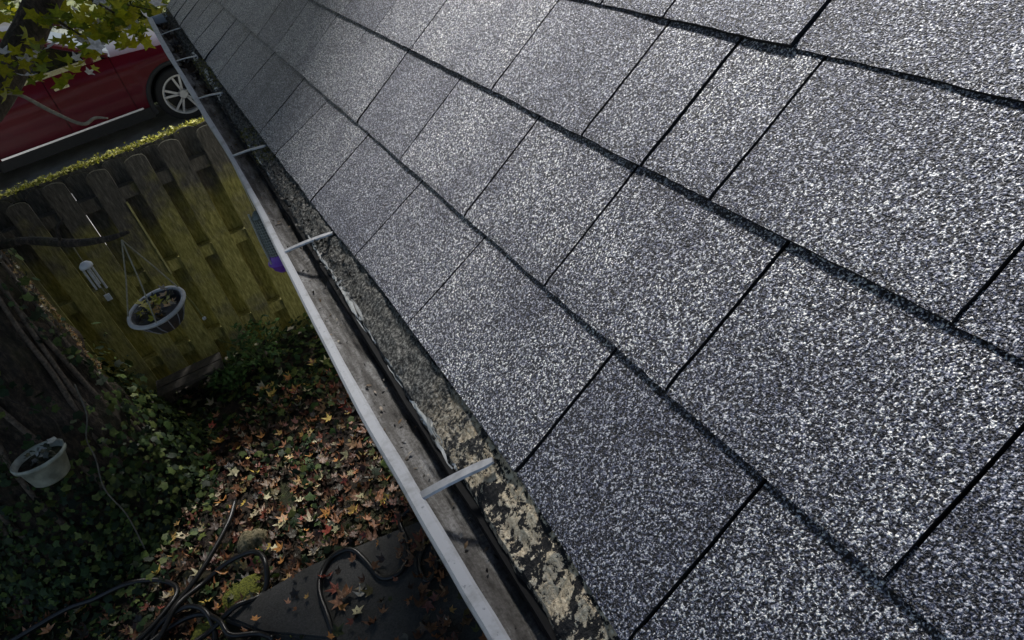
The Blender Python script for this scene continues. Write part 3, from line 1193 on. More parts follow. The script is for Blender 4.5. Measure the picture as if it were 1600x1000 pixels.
# ------------------------------------------------------------------ big tree beside the fence
TX, TY = -1.84, 4.50
tree = empty('sweetgum_tree', (TX, TY, 0), label='large bark trunked tree with ivy at its foot beside the fence', cat='tree')


def wobble_tube(name, pts, radii, m, parent, n=14, amp=0.12, nsub=6, ridges=True):
    pp = smooth_path(pts, nsub)
    rr = []
    for i in range(len(radii) - 1):
        for k in range(nsub):
            rr.append(radii[i] + (radii[i + 1] - radii[i]) * k / nsub)
    rr.append(radii[-1])
    mb = MB().tube(pp, rr, n)
    vv = []
    for i, p in enumerate(mb.v):
        c = pp[min(i // n, len(pp) - 1)]
        d = Vector(p) - c
        q = 1 + amp * mnoise.noise(Vector(p) * 4.0) + amp * 0.6 * mnoise.noise((p[0] * 14, p[1] * 14, p[2] * 3)) + (amp * 0.8 * (0.4 - abs(mnoise.noise((p[0] * 17 + p[2], p[1] * 17, p[2] * 2.6)))) if n > 100 else 0)
        vv.append(tuple(c + d * q))
    mb.v = vv
    return mb.build(name, m, parent, True, True)


wobble_tube('trunk', [(TX - 0.03, TY + 0.02, -0.1), (TX, TY, 0.25), (TX, TY, 1.0), (TX - 0.01, TY + 0.02, 1.9), (TX - 0.05, TY + 0.1, 3.2), (TX - 0.1, TY + 0.2, 5.2), (TX - 0.1, TY + 0.2, 7.2)],
            [0.80, 0.60, 0.535, 0.50, 0.42, 0.30, 0.10], M_BARK, tree, 150, 0.10, 16)
# limbs that carry the crown
for (a, b, c, r) in (((TX, TY, 2.3), (-0.95, 4.95, 2.60), (-0.30, 5.12, 3.10), 0.105), ((TX, TY, 3.4), (TX - 1.5, TY + 1.2, 5.0), (TX - 2.4, TY + 2, 6.2), 0.14),
                     ((TX, TY, 3.6), (TX + 0.6, TY - 1.6, 4.9), (TX + 1.0, TY - 3.0, 6.0), 0.13), ((TX, TY, 4.2), (TX - 1.2, TY - 1.5, 5.4), (TX - 2, TY - 2.6, 6.2), 0.12),
                     ((TX, TY, 4.0), (TX + 0.5, TY + 1.8, 5.4), (TX + 0.9, TY + 3.6, 6.6), 0.12), ((TX, TY, 4.1), (TX + 1.3, TY + 0.4, 5.3), (TX + 2.6, TY + 0.9, 6.0), 0.12)):
    wobble_tube('limb', [a, ((a[0] + b[0]) / 2, (a[1] + b[1]) / 2, (a[2] + b[2]) / 2 + 0.02), b, c, (c[0] + (c[0] - b[0]) * 0.7, c[1] + (c[1] - b[1]) * 0.7, c[2] + (c[2] - b[2]) * 0.8)],
                [r * 1.25, r * 1.1, r * 0.95, r * 0.8, r * 0.35], M_BARK, tree, 12, 0.14)
# the bare branch the basket and the chime hang from
wobble_tube('branch', [(-1.42, 4.62, 1.93), (-1.15, 4.42, 1.945), (-0.9, 4.12, 1.945), (-0.72, 3.93, 1.965), (-0.58, 3.80, 2.0)], [0.034, 0.026, 0.022, 0.018, 0.010], M_BARK, tree, 8, 0.2)
wobble_tube('branch', [(-0.95, 4.17, 1.95), (-0.92, 4.14, 2.03), (-0.86, 4.12, 2.08)], [0.010, 0.007, 0.004], M_BARK, tree, 6, 0.2)
M_TWIG = simple('pale_twig', (0.42, 0.36, 0.28), 0.8, 0, 0.4, 40)
wobble_tube('twig', [(-1.02, 4.9, 2.60), (-0.85, 4.85, 2.59), (-0.72, 4.75, 2.46), (-0.60, 4.62, 2.37), (-0.52, 4.60, 2.38), (-0.46, 4.58, 2.36)], [0.013, 0.012, 0.011, 0.010, 0.008, 0.004], M_TWIG, tree, 6, 0.2)
wobble_tube('twig', [(-0.36, 5.05, 3.02), (-0.28, 4.95, 2.93), (-0.19, 4.86, 2.83), (-0.12, 4.80, 2.76), (-0.09, 4.76, 2.72)], [0.013, 0.011, 0.009, 0.007, 0.004], M_BARK, tree, 6, 0.2)
for (a, b, c) in (((-0.36, 5.05, 3.02), (-0.2, 4.85, 2.9), (0.02, 4.72, 2.78)), ((-0.5, 5.02, 2.9), (-0.42, 4.8, 2.82), (-0.3, 4.62, 2.7)), ((-0.8, 5.0, 2.7), (-0.8, 4.8, 2.76), (-0.72, 4.55, 2.72))):
    wobble_tube('twig', [a, b, c], [0.010, 0.007, 0.003], M_BARK, tree, 6, 0.2)
M_VINE = simple('grey_vine_bark', (0.2, 0.155, 0.12), 0.9, 0, 0.6, 60)
# vines climbing over the bark
for q in range(10):
    a = -2.5 + q * 0.26 + rnd.uniform(-0.1, 0.1)
    pts = []
    for k in range(7):
        z = 0.25 + k * 0.33
        a += rnd.uniform(-0.13, 0.13)
        r = 0.80 - 0.2 * min(1, z / 0.25) if z < 0.25 else 0.60 - 0.065 * min(1, (z - 0.25) / 0.75) - 0.035 * max(0, z - 1.0)
        pts.append((TX + (r + 0.012) * math.cos(a), TY + (r + 0.012) * math.sin(a), z))
    wobble_tube('vine', pts, [0.024, 0.020, 0.018, 0.017, 0.015, 0.012, 0.008], M_VINE, tree, 6, 0.15, 5)

# pale lichen spots, plus orange flecks painting in the trunk's warm lit edge
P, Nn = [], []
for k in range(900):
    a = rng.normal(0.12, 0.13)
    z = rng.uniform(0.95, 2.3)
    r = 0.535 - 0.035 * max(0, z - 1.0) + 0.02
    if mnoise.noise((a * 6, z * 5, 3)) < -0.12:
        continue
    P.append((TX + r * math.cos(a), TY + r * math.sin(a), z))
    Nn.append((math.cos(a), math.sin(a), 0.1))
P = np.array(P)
tag(scatter('lichen_and_lit_edge', P - np.array(tree.location), rng.uniform(0.006, 0.02, len(P)), pick([(0.5, 0.27, 0.09), (0.42, 0.30, 0.10), (0.3, 0.16, 0.07), (0.55, 0.5, 0.38), (0.25, 0.2, 0.08)], len(P)), STAR_CURL, M_LITTER, tree, Nn, 0.4), kind='stuff')

# low leaves hanging in front of the driveway
cents = [(-0.75, 4.9, 2.95), (-0.35, 4.95, 3.0), (-0.62, 4.7, 2.80), (-0.95, 4.7, 2.75), (-0.2, 4.75, 2.82), (-0.45, 4.55, 2.68), (-0.12, 4.7, 2.76), (-0.7, 4.6, 2.72), (-1.05, 4.5, 2.82), (-0.4, 4.9, 2.86)]
cents += [(-0.10, 4.72, 2.74), (-0.20, 4.76, 2.70), (-0.02, 4.70, 2.76), (-0.14, 4.80, 2.80), (-0.26, 4.78, 2.78), (0.02, 4.74, 2.83), (-0.32, 4.85, 2.84), (-0.42, 4.80, 2.76)]
P, Nn = [], []
for c in cents:
    for k in range(17):
        P.append((c[0] + rng.normal(0, 0.11), c[1] + rng.normal(0, 0.12), c[2] + rng.normal(0, 0.05)))
P = np.array(P)
cl = pick([(0.34, 0.33, 0.012), (0.40, 0.36, 0.02), (0.26, 0.29, 0.015), (0.16, 0.20, 0.02), (0.45, 0.40, 0.03)], len(P))
pale = rng.random(len(P)) < 0.10
cl[pale] = np.array([0.62, 0.62, 0.64])  # some leaves coloured pale grey to stand in for sky reflections
scatter('low_leaves', P - np.array(tree.location), rng.uniform(0.03, 0.068, len(P)), cl, STAR, M_LEAF, tree, normals=np.tile([0.25, -0.6, 0.75], (len(P), 1)), tilt=0.35)

# unseen crown, its leaf clusters shaped to shade the gutter, roof edge and yard
def crown_points(c, r, k, shell=0.35):
    d = rng.normal(0, 1, (k, 3))
    d /= np.linalg.norm(d, axis=1)[:, None]
    rad = (shell + (1 - shell) * rng.random(k)) ** 0.6
    return np.array(c) + d * rad[:, None] * np.array(r)


CP_ = []
for (c, r, k) in (((-2.4, 5.2, 6.3), (2.7, 2.8, 2.0), 1500), ((-0.66, 2.0, 6.0), (2.1, 2.5, 1.1), 5600), ((-3.6, 2.4, 6.0), (2.3, 2.4, 1.7), 650), ((-1.2, 8.0, 6.2), (2.3, 2.5, 1.4), 800),
                  ((-4.0, 7.8, 6.6), (2.6, 2.4, 1.8), 800), ((0.22, 5.5, 6.0), (2.1, 2.2, 1.2), 5400), ((1.0, 8.4, 6.4), (2.0, 2.0, 1.3), 620), ((-0.9, 4.4, 5.2), (1.5, 1.8, 1.0), 1200)):
    CP_.append(crown_points(c, r, k))
P = np.concatenate(CP_)
P = P[P[:, 2] > 3.95]
o = scatter('crown', P - np.array(tree.location), rng.uniform(0.10, 0.24, len(P)), pick([(0.20, 0.20, 0.02), (0.26, 0.24, 0.02), (0.10, 0.13, 0.02), (0.3, 0.2, 0.03)], len(P)), STAR, M_LEAF, tree, tilt=0.5)
tag(o, kind='stuff')

# ------------------------------------------------------------------ shrubs and trees beyond the driveway
def shrub(x, y, r, h, cols, k, label, cat='shrub', name='shrub', size=(0.05, 0.11)):
    z0 = ground_z(x, y)
    t = empty(name, (x, y, z0), label=label, cat=cat, group='bushes beyond the driveway')
    mb = MB()
    for q in range(5):
        a = q * 1.26
        mb.tube([(0.04 * math.cos(a), 0.04 * math.sin(a), -0.05), (r * 0.3 * math.cos(a), r * 0.3 * math.sin(a), h * 0.45), (r * 0.55 * math.cos(a + 0.3), r * 0.55 * math.sin(a + 0.3), h * 0.8)], [0.03, 0.02, 0.008], 6)
    mb.build('stem', M_BARK, t)
    P = []
    for q in range(14):
        a, rr, zz = rnd.uniform(0, 6.28), rnd.uniform(0.1, 0.75) * r, rnd.uniform(0.2, 0.85) * h
        P.append(crown_points((rr * math.cos(a), rr * math.sin(a), zz), (r * 0.42, r * 0.42, h * 0.24), k // 14, 0.5))
    P = np.concatenate(P)
    P = P[P[:, 2] > 0.03]
    scatter('foliage', P, rng.uniform(size[0], size[1], len(P)), pick(cols, len(P), 0.45), OVAL, M_LEAF, t, tilt=0.8)
    return t


YG = [(0.20, 0.22, 0.012), (0.28, 0.28, 0.015), (0.09, 0.12, 0.012), (0.36, 0.33, 0.02)]
DG = [(0.06, 0.085, 0.012), (0.11, 0.14, 0.015), (0.16, 0.18, 0.02)]
shrub(-2.6, 14.2, 1.1, 1.5, YG, 1500, 'low yellow green bush on the lawn right behind the red car, on the left')
shrub(-0.4, 14.6, 1.0, 1.3, DG, 1500, 'darker green bush behind the bonnet of the red car')
shrub(-5.0, 16.0, 1.5, 2.2, YG, 1800, 'tall yellow green bush beyond the rear of the red car')
shrub(-2.2, 18.5, 1.8, 2.4, DG, 1800, 'broad dark green bush farther back on the lawn behind the tree limb')
shrub(0.8, 18.0, 1.6, 2.0, YG, 1800, 'rounded yellow green bush beside the end of the gutter')
shrub(-4.5, 23.0, 2.4, 3.2, DG, 2000, 'large dark bush at the back of the lawn, left')
shrub(0.4, 24.0, 2.4, 3.0, YG, 2000, 'large yellow green bush at the back of the lawn above the gutter end')
shrub(4.0, 22.0, 2.2, 3.0, DG, 1200, 'large dark bush at the back of the lawn hidden behind the roof')

t2 = empty('shade_tree', (4.6, 14.0, GZ), label='unseen yellow leaved tree added beyond the roof to shade the car and driveway', cat='tree')  # out-of-view tree, put in to shade the car and driveway
MB().tube([(0, 0, -0.1), (0, 0, 1.2), (-0.2, 0.05, 3.0), (-0.9, 0.3, 4.6), (-1.8, 0.5, 6.0)], [0.32, 0.26, 0.22, 0.15, 0.05], 14).build('trunk', M_BARK, t2, True)
MB().tube([(-0.2, 0.05, 2.8), (-1.4, 0.9, 4.3), (-3.0, 1.4, 5.4)], [0.14, 0.10, 0.04], 10).build('limb', M_BARK, t2, True)
P = np.concatenate([crown_points((-2.6, 0.6, 6.0), (2.6, 2.3, 1.5), 2400), crown_points((-0.2, 0.5, 6.4), (2.2, 2.4, 1.6), 1400), crown_points((-5.0, 1.4, 6.0), (1.9, 2.0, 1.3), 1500)])
tag(scatter('crown', P, rng.uniform(0.11, 0.24, len(P)), pick([(0.20, 0.20, 0.02), (0.26, 0.24, 0.02), (0.10, 0.13, 0.02)], len(P)), STAR, M_LEAF, t2, tilt=0.5), kind='stuff')

# ------------------------------------------------------------------ yard planting and litter
def in_path(x, y):
    return x > -1.15 and y < 2.96 and (x > -0.62 or y > 2.6 + (-0.62 - x) * 0.5)


def gz(x, y):
    return ground_z(x, y) + yard_bumps(x, y)


# ivy: over the ground to the left, along the fence and round the foot of the tree
P, Nn = [], []
k = 0
while k < 14000:
    x, y = rng.uniform(-4.6, 0.35), rng.uniform(2.3, 5.42)
    nz = mnoise.noise((x * 1.7, y * 1.7, 4))
    dens = 0.05
    if x < -1.45 + 0.35 * nz:
        dens = 1.0 if y > 4.0 else 0.5
    if y > 4.55 + 0.3 * nz:
        dens = 0.95
    if -1.5 < x < -1.0 and y > 3.9:
        dens = max(dens, 0.6)
    if mnoise.noise((x * 3.1, y * 3.1, 9)) > 0.12:
        dens = max(dens, 0.42)
    if mnoise.noise((x * 2.6, y * 2.6, 31)) < -0.22:
        dens *= 0.25
    if in_path(x, y) or rng.random() > dens:
        continue
    hump = 0.05 + 0.10 * max(0, nz + 0.3) + (0.10 if y > 5.0 else 0)
    P.append((x, y, gz(x, y) + rng.uniform(0.01, hump)))
    Nn.append((0, -0.1, 1))
    k += 1
# round the trunk foot
for k in range(4200):
    a = rng.uniform(-2.9, 1.2)
    z = abs(rng.normal(0, 0.42))
    if z > 1.15 + 0.25 * math.sin(a * 5):
        continue
    r = (0.62 + 0.28 * max(0, 0.5 - z)) + rng.uniform(-0.02, 0.10)
    P.append((TX + r * math.cos(a), TY + r * math.sin(a), z))
    Nn.append((math.cos(a), math.sin(a), 0.6))
for k in range(1700):
    a = rng.uniform(-2.9, 0.6)
    z = rng.uniform(0.6, 2.2)
    if mnoise.noise((a * 2.4, z * 1.6, 21)) < 0.08:
        continue
    r = 0.55 - 0.035 * max(0, z - 1.0) + rng.uniform(0.01, 0.06)
    P.append((TX + r * math.cos(a), TY + r * math.sin(a), z))
    Nn.append((math.cos(a), math.sin(a), 0.3))
P = np.array(P)
o = scatter('ivy', P, (0.010 + 0.034 * rng.random(len(P)) ** 1.7), pick([(0.028, 0.055, 0.018), (0.045, 0.08, 0.02), (0.075, 0.11, 0.026), (0.014, 0.028, 0.012), (0.11, 0.135, 0.035), (0.018, 0.034, 0.014)], len(P), 0.4), IVY, M_IVY, None, Nn, 0.42)
tag(o, label='dark green ivy covering the yard beneath the fence and tree', cat='ivy', kind='stuff')

# fallen leaves
P = []
k = 0
while k < 4800:
    x, y = rng.uniform(-4.2, 0.5), rng.uniform(1.0, 5.4)
    nz = mnoise.noise((x * 1.5, y * 1.5, 14))
    d = 0.10
    if -1.55 < x < 0.5 and 2.5 < y < 4.75 + 0.3 * nz:
        d = 1.0
    if in_path(x, y):
        d = 0.15 if y > 2.2 else 0.5
        if x > -0.15:
            d = 0.85
    if x < -1.55:
        d = 0.55 if y < 4.0 else 0.12
    if rng.random() > d:
        continue
    P.append((x, y, (0.08 if in_path(x, y) else gz(x, y)) + rng.uniform(0.006, 0.045)))
    k += 1
P = np.array(P)
BR = [(0.30, 0.12, 0.045), (0.22, 0.085, 0.03), (0.20, 0.095, 0.05), (0.13, 0.055, 0.028), (0.07, 0.032, 0.018), (0.15, 0.045, 0.028), (0.24, 0.14, 0.07), (0.05, 0.024, 0.015), (0.05, 0.042, 0.028), (0.18, 0.085, 0.04), (0.18, 0.14, 0.05), (0.06, 0.07, 0.02), (0.03, 0.018, 0.012)]
o = scatter('leaf_litter', P, rng.uniform(0.018, 0.056, len(P)), pick(BR, len(P), 0.55), star_template(5, 0.46, 0.75), M_LITTER, None, None, 0.4)
tag(o, label='brown and red fallen star shaped leaves covering the ground', cat='leaf litter', kind='stuff')

# brighter, newly fallen leaves among them
P = []
while len(P) < 380:
    x, y = rng.uniform(-2.6, 0.4), rng.uniform(2.0, 5.0)
    if (in_path(x, y) and rng.random() > 0.35) or (x < -1.5 and rng.random() > 0.4):
        continue
    P.append((x, y, (0.088 if in_path(x, y) else gz(x, y) + 0.035) + rng.uniform(0, 0.02)))
P = np.array(P)
o = scatter('bright_leaves', P, rng.uniform(0.02, 0.06, len(P)), pick([(0.62, 0.44, 0.10), (0.58, 0.26, 0.07), (0.60, 0.54, 0.30), (0.5, 0.42, 0.28), (0.40, 0.08, 0.05), (0.42, 0.2, 0.11), (0.55, 0.33, 0.10)], len(P), 0.3), STAR_CURL, M_LITTER, None, None, 0.35)
tag(o, label='bright yellow, orange, pink and cream leaves newly fallen on the litter', cat='leaf litter', kind='stuff')
tv, tf = STAR_CURL
for (x, y, c, sz, lb) in ((-1.75, 3.90, (0.55, 0.06, 0.07), 0.05, 'red star shaped leaf on the ivy beside a cream leaf'), (-1.62, 3.86, (0.62, 0.60, 0.42), 0.05, 'cream star shaped leaf on the ivy beside the red leaf'),
                          (-2.12, 3.55, (0.62, 0.28, 0.12), 0.06, 'orange leaf on the ivy left of the hose loops'), (-1.80, 3.13, (0.68, 0.46, 0.08), 0.065, 'bright yellow leaf beside the tangled hose'),
                          (-1.90, 3.05, (0.58, 0.34, 0.30), 0.062, 'dusty pink leaf beside the tangled hose'), (-1.68, 2.90, (0.66, 0.48, 0.09), 0.06, 'yellow leaf lying just in front of the tangled hose'),
                          (-2.32, 3.30, (0.55, 0.28, 0.22), 0.06, 'lone salmon coloured leaf near the left corner of the yard'), (-0.52, 2.72, (0.42, 0.13, 0.08), 0.055, 'dark red leaf lying on the path inside the hose bend'),
                          (-0.40, 2.60, (0.62, 0.58, 0.5), 0.05, 'pale leaf lying on the grey path beside the hose'), (-0.93, 4.45, (0.62, 0.33, 0.06), 0.06, 'orange yellow leaf alone on the dark ivy by the fence foot')):
    me = bpy.data.meshes.new('fallen_leaf')
    me.from_pydata([tuple(q * sz for q in p) for p in tv], [], [tuple(int(i) for i in q) for q in tf])
    o = link('fallen_leaf', me, simple('leaf_blade', c, 0.5, 0, 0.4, 50))
    o.location = (x, y, 0.088 if in_path(x, y) else gz(x, y) + 0.075)
    o.rotation_euler = (rnd.uniform(-0.3, 0.3), rnd.uniform(-0.3, 0.3), rnd.uniform(0, 6.28))
    tag(o, label=lb, cat='leaf', group='single bright fallen leaves')

# green plants at the foot of the fence
for (x, y, r, h, lb) in ((-0.42, 5.1, 0.26, 0.42, 'bright green leafy plant at the foot of the fence near the gutter'), (-0.72, 5.0, 0.16, 0.25, 'small green plant beside the dark wooden step by the fence')):
    t = empty('leafy_plant', (x, y, gz(x, y)), label=lb, cat='plant')
    mb = MB()
    for q in range(9):
        a = q * 0.7
        mb.tube([(0, 0, -0.02), (r * 0.4 * math.cos(a), r * 0.4 * math.sin(a), h * 0.7), (r * math.cos(a), r * math.sin(a), h)], [0.006, 0.004, 0.002], 5)
    mb.build('stem', simple('green_stem', (0.05, 0.08, 0.02), 0.7), t)
    P = crown_points((0, 0, h * 0.75), (r, r, h * 0.4), 230, 0.2)
    scatter('leaves', P, rng.uniform(0.016, 0.034, len(P)), pick([(0.05, 0.11, 0.03), (0.08, 0.15, 0.04), (0.03, 0.07, 0.02)], len(P)), OVAL, M_IVY, t, None, 0.5)

# moss patches and the mossy stone
def mound(name, x, y, rx, ry, h, m, label, cat, seed):
    v, f = [], []
    n, k = 22, 7
    z0 = 0.075 if in_path(x, y) else gz(x, y)
    v.append((0, 0, h))
    for j in range(1, k + 1):
        t = j / k
        for i in range(n):
            a = 2 * math.pi * i / n
            q = 1 + 0.22 * mnoise.noise((math.cos(a) * 1.4, math.sin(a) * 1.4, seed))
            z = h * (1 - t ** 2.4) + 0.25 * h * mnoise.noise((rx * t * math.cos(a) * 25, ry * t * math.sin(a) * 25, seed)) * (1 - t * 0.5)
            v.append((rx * t * q * math.cos(a), ry * t * q * math.sin(a), z - (0.05 if j == k else 0)))
    for i in range(n):
        f.append((0, 1 + i, 1 + (i + 1) % n))
    for j in range(k - 1):
        for i in range(n):
            a, b = 1 + j * n + i, 1 + j * n + (i + 1) % n
            f.append((a, a + n, b + n, b))
    o = from_py(name, v, f, m, None, True)
    o.location = (x, y, z0)
    tag(o, label=label, cat=cat)
    return o


M_MOSS = simple('green_moss', (0.26, 0.27, 0.04), 0.95, 0, 0.6, 90, (0.07, 0.08, 0.014), 0.9)
M_STONE = simple('mossy_stone', (0.30, 0.25, 0.15), 0.9, 0, 0.6, 45, (0.06, 0.055, 0.025), 0.9)
mound('moss_patch', -1.02, 3.10, 0.17, 0.115, 0.055, M_MOSS, 'olive green moss patch ringed by the black hose', 'moss', 1.0)
mound('moss_patch', -1.26, 2.99, 0.13, 0.08, 0.045, M_MOSS, 'smaller moss patch under the tangled black hose on the left', 'moss', 5.0)
mound('stone', -0.90, 3.42, 0.115, 0.10, 0.10, M_STONE, 'round tan stone with moss lying among the fallen leaves', 'stone', 9.0)

# hoses
def hose(pts, label, r=0.0155):
    pp = smooth_path([(x, y, z) for x, y, z in pts], 7)
    mb = MB().tube(pp, r, 8)
    c = Vector(pts[0])
    mb.v = [tuple(Vector(p) - c) for p in mb.v]
    o = mb.build('garden_hose', M_HOSE, None, True)
    o.location = c
    tag(o, label=label, cat='hose')
    return o


def hz(x, y, dz=0.0):
    return (0.088 if in_path(x, y) else gz(x, y) + 0.055) + dz


HOSE_LEFT = [(-2.35, 3.62), (-2.02, 3.62), (-1.84, 3.57), (-1.62, 3.52), (-1.45, 3.46), (-1.36, 3.30), (-1.50, 3.14), (-1.72, 3.03), (-1.92, 3.02), (-1.74, 2.92), (-1.50, 3.02), (-1.36, 3.16), (-1.22, 3.28), (-1.05, 3.32), (-0.88, 3.26), (-0.83, 3.11),
             (-0.90, 2.98), (-1.05, 2.95), (-1.22, 2.90), (-1.40, 2.86), (-1.56, 2.95), (-1.50, 3.12), (-1.32, 3.14), (-1.20, 3.00), (-1.22, 2.82), (-1.40, 2.74), (-1.62, 2.82), (-1.62, 2.98), (-1.42, 3.10), (-1.26, 3.06), (-1.14, 2.90), (-1.10, 2.78), (-0.98, 2.74), (-0.90, 2.64)]
hose([(x, y, hz(x, y, 0.02 * (i % 4))) for i, (x, y) in enumerate(HOSE_LEFT)], 'tangled black garden hose in loops on the leaves left of the path')
HOSE_LOOPS = [(-2.1, 2.7), (-1.9, 2.86), (-1.7, 2.98), (-1.5, 3.0), (-1.42, 2.88), (-1.5, 2.72), (-1.68, 2.7), (-1.72, 2.86), (-1.58, 3.06), (-1.38, 3.22), (-1.2, 3.36), (-1.0, 3.6), (-0.92, 3.78)]
hose([(x, y, hz(x, y, 0.015 + 0.012 * (i % 3))) for i, (x, y) in enumerate(HOSE_LOOPS)], 'second black hose running from the leaves up toward the tan stone')
HOSE_PATH = [(-0.62, 2.35), (-0.60, 2.55), (-0.60, 2.74), (-0.56, 2.86), (-0.47, 2.93), (-0.36, 2.90), (-0.31, 2.78), (-0.27, 2.62), (-0.18, 2.58), (-0.10, 2.64), (-0.06, 2.74), (-0.05, 2.88), (-0.02, 2.96), (0.06, 2.94), (0.10, 2.80), (0.06, 2.62), (0.02, 2.48), (-0.06, 2.44), (-0.04, 2.6), (0.12, 2.7), (0.2, 2.5), (0.22, 2.2), (0.3, 1.6)]
hose([(x, y, hz(x, y, 0.006 * (i % 3))) for i, (x, y) in enumerate(HOSE_PATH)], 'black garden hose curving across the grey concrete path below the gutter')

# dark wooden step at the fence foot
st = empty('wooden_step', (-0.98, 5.18, 0), label='dark weathered wooden step standing at the foot of the fence', cat='step')
M_DARKW = simple('dark_wet_wood', (0.07, 0.06, 0.05), 0.7, 0, 0.6, 30)
for dy in (-0.06, 0.06):
    MB().box((0, dy, 0.24), (0.52, 0.105, 0.03)).build('board', M_DARKW, st)
for dx in (-0.2, 0.2):
    MB().box((dx, 0, 0.11), (0.04, 0.2, 0.228)).build('leg', M_DARKW, st)

# ------------------------------------------------------------------ hanging things
BX, BY, BZ = -0.655, 3.80, 1.565
M_POT = simple('dark_ribbed_plastic', (0.05, 0.05, 0.062), 0.4, 0, 0.3, 20)
M_RIMW = simple('white_plastic_rim', (0.55, 0.55, 0.56), 0.4, 0, 0.2, 30)
M_CORD = simple('pale_cord', (0.40, 0.37, 0.28), 0.8, 0, 0.4, 60)
bk = empty('hanging_basket', (BX, BY, BZ - 0.13), label='dark ribbed hanging basket with white rim hung from the bare branch by cords', cat='hanging basket')
tl = Matrix.Rotation(math.radians(-4), 3, 'Y') @ Matrix.Rotation(math.radians(5), 3, 'X')
off = Vector((0, 0, 0))
mb = MB().lathe([(0.001, 0.0), (0.07, 0.0), (0.085, 0.01), (0.118, 0.06), (0.142, 0.115), (0.146, 0.13), (0.136, 0.13), (0.13, 0.10), (0.11, 0.095), (0.001, 0.1)], n=40, tilt=tl)
mb.build('pot', M_POT, bk, True)
mb = MB().lathe([(0.142, 0.116), (0.158, 0.118), (0.166, 0.128), (0.162, 0.138), (0.146, 0.139), (0.141, 0.134), (0.142, 0.116)], n=44, tilt=tl)
mb.build('rim', M_RIMW, bk, True)
M_RIB = simple('pale_rib', (0.46, 0.46, 0.52), 0.5, 0, 0.3, 30)
for q in range(14):
    a = 2 * math.pi * q / 14
    pts = [tl @ Vector((r * math.cos(a), r * math.sin(a), h)) for r, h in ((0.0865, 0.012), (0.119, 0.06), (0.143, 0.112))]
    MB().tube(pts, 0.0028, 5).build('rib', M_RIB, bk)
P = np.array([tl @ Vector((rng.uniform(-0.1, 0.1), rng.uniform(-0.1, 0.1), 0.115 + rng.uniform(0, 0.055))) for k in range(62)])
basket_plant = scatter('plant', P, rng.uniform(0.02, 0.045, len(P)), pick([(0.50, 0.42, 0.05), (0.40, 0.38, 0.05), (0.05, 0.04, 0.02), (0.02, 0.02, 0.015), (0.5, 0.48, 0.45), (0.45, 0.25, 0.08)], len(P)), STAR, M_LITTER, bk, None, 0.4)
tag(basket_plant, kind='stuff')
MB().lathe([(0.001, 0.152), (0.02, 0.150), (0.031, 0.138), (0.026, 0.118), (0.001, 0.11)], c=(-0.03, 0.03, 0.005), n=14, tilt=tl).build('white_ball', M_RIMW, bk, True)
tip = Vector((-0.635, 3.855, 1.955)) - Vector(bk.location)
for a in (2.9, 4.6, 0.5):
    e = tl @ Vector((0.158 * math.cos(a), 0.158 * math.sin(a), 0.134))
    MB().tube([tip, tip.lerp(e, 0.5) + Vector((0.004, 0, -0.004)), e], 0.0038, 6).build('cord', M_CORD, bk)
e = tl @ Vector((0.160 * math.cos(-0.1), 0.160 * math.sin(-0.1), 0.130))
MB().tube([e, e + Vector((0.012, 0.0, -0.06)), e + Vector((0.02, 0, -0.17))], 0.004, 6).build('loose_cord', simple('yellowed_cord', (0.30, 0.29, 0.10), 0.8, 0, 0.4, 80), bk)
MB().lathe([(0.001, -0.012), (0.010, -0.006), (0.011, 0.004), (0.001, 0.013)], c=e + Vector((0.02, 0, -0.18)), n=10).build('bead', M_RIMW, bk, True)

# wind chime
CX, CY = -0.905, 4.12
wc = empty('wind_chime', (CX, CY, 1.60), label='small wind chime with white cap and three metal tubes under the branch', cat='wind chime')
MB().lathe([(0.001, 0.222), (0.02, 0.219), (0.034, 0.205), (0.036, 0.19), (0.001, 0.19)], n=18).build('cap', simple('white_cap', (0.7, 0.7, 0.72), 0.5, 0, 0.1, 30), wc, True)
M_TUBE = simple('dull_chime_tube', (0.6, 0.6, 0.6), 0.45, 0.3, 0.3, 60)
for (dx, dy, ln) in ((-0.024, -0.008, 0.13), (0.0, -0.024, 0.12), (0.024, -0.006, 0.145), (0.0, 0.024, 0.12)):
    MB().tube([(dx, dy, 0.182), (dx, dy, 0.182 - ln)], 0.0062, 8).build('tube', M_TUBE, wc)
MB().tube([(0, 0, 0.19), (0, 0, 0.0)], 0.0015, 5).build('cord', M_CORD, wc)
MB().box((0.0, 0, -0.02), (0.03, 0.006, 0.04)).build('clapper', M_TUBE, wc)
MB().tube([(0, 0, 0.22), (0.004, 0, 0.34)], 0.0015, 5).build('hanger', M_CORD, wc)

# feeder under the gutter
FX, FYY, FZ = 0.018, 2.82, 1.985
fd = empty('bird_feeder', (FX, FYY, FZ), label='tube bird feeder of grey mesh with purple base hanging beneath the gutter', cat='bird feeder')
fd.scale = (0.86, 0.86, 1.0)
M_PURP = simple('purple_plastic', (0.24, 0.08, 0.58), 0.35, 0, 0.2, 30)
M_MESH = simple('grey_green_mesh', (0.2, 0.23, 0.22), 0.5, 0.3, 0.3, 100)
M_WIRE = simple('pale_wire', (0.6, 0.62, 0.58), 0.4, 0.5, 0.2, 100)
MB().lathe([(0.001, -0.035), (0.028, -0.03), (0.045, -0.012), (0.052, 0.01), (0.060, 0.014), (0.060, 0.02), (0.044, 0.022), (0.040, 0.05), (0.036, 0.054), (0.001, 0.054)], n=26).build('base', M_PURP, fd, True)
MB().lathe([(0.036, 0.05), (0.031, 0.23)], n=20).build('tube', M_MESH, fd, True)
mb = MB()
for q in range(18):
    a = 2 * math.pi * q / 18
    mb.tube([(0.037 * math.cos(a), 0.037 * math.sin(a), 0.052), (0.0325 * math.cos(a), 0.0325 * math.sin(a), 0.23)], 0.0011, 4)
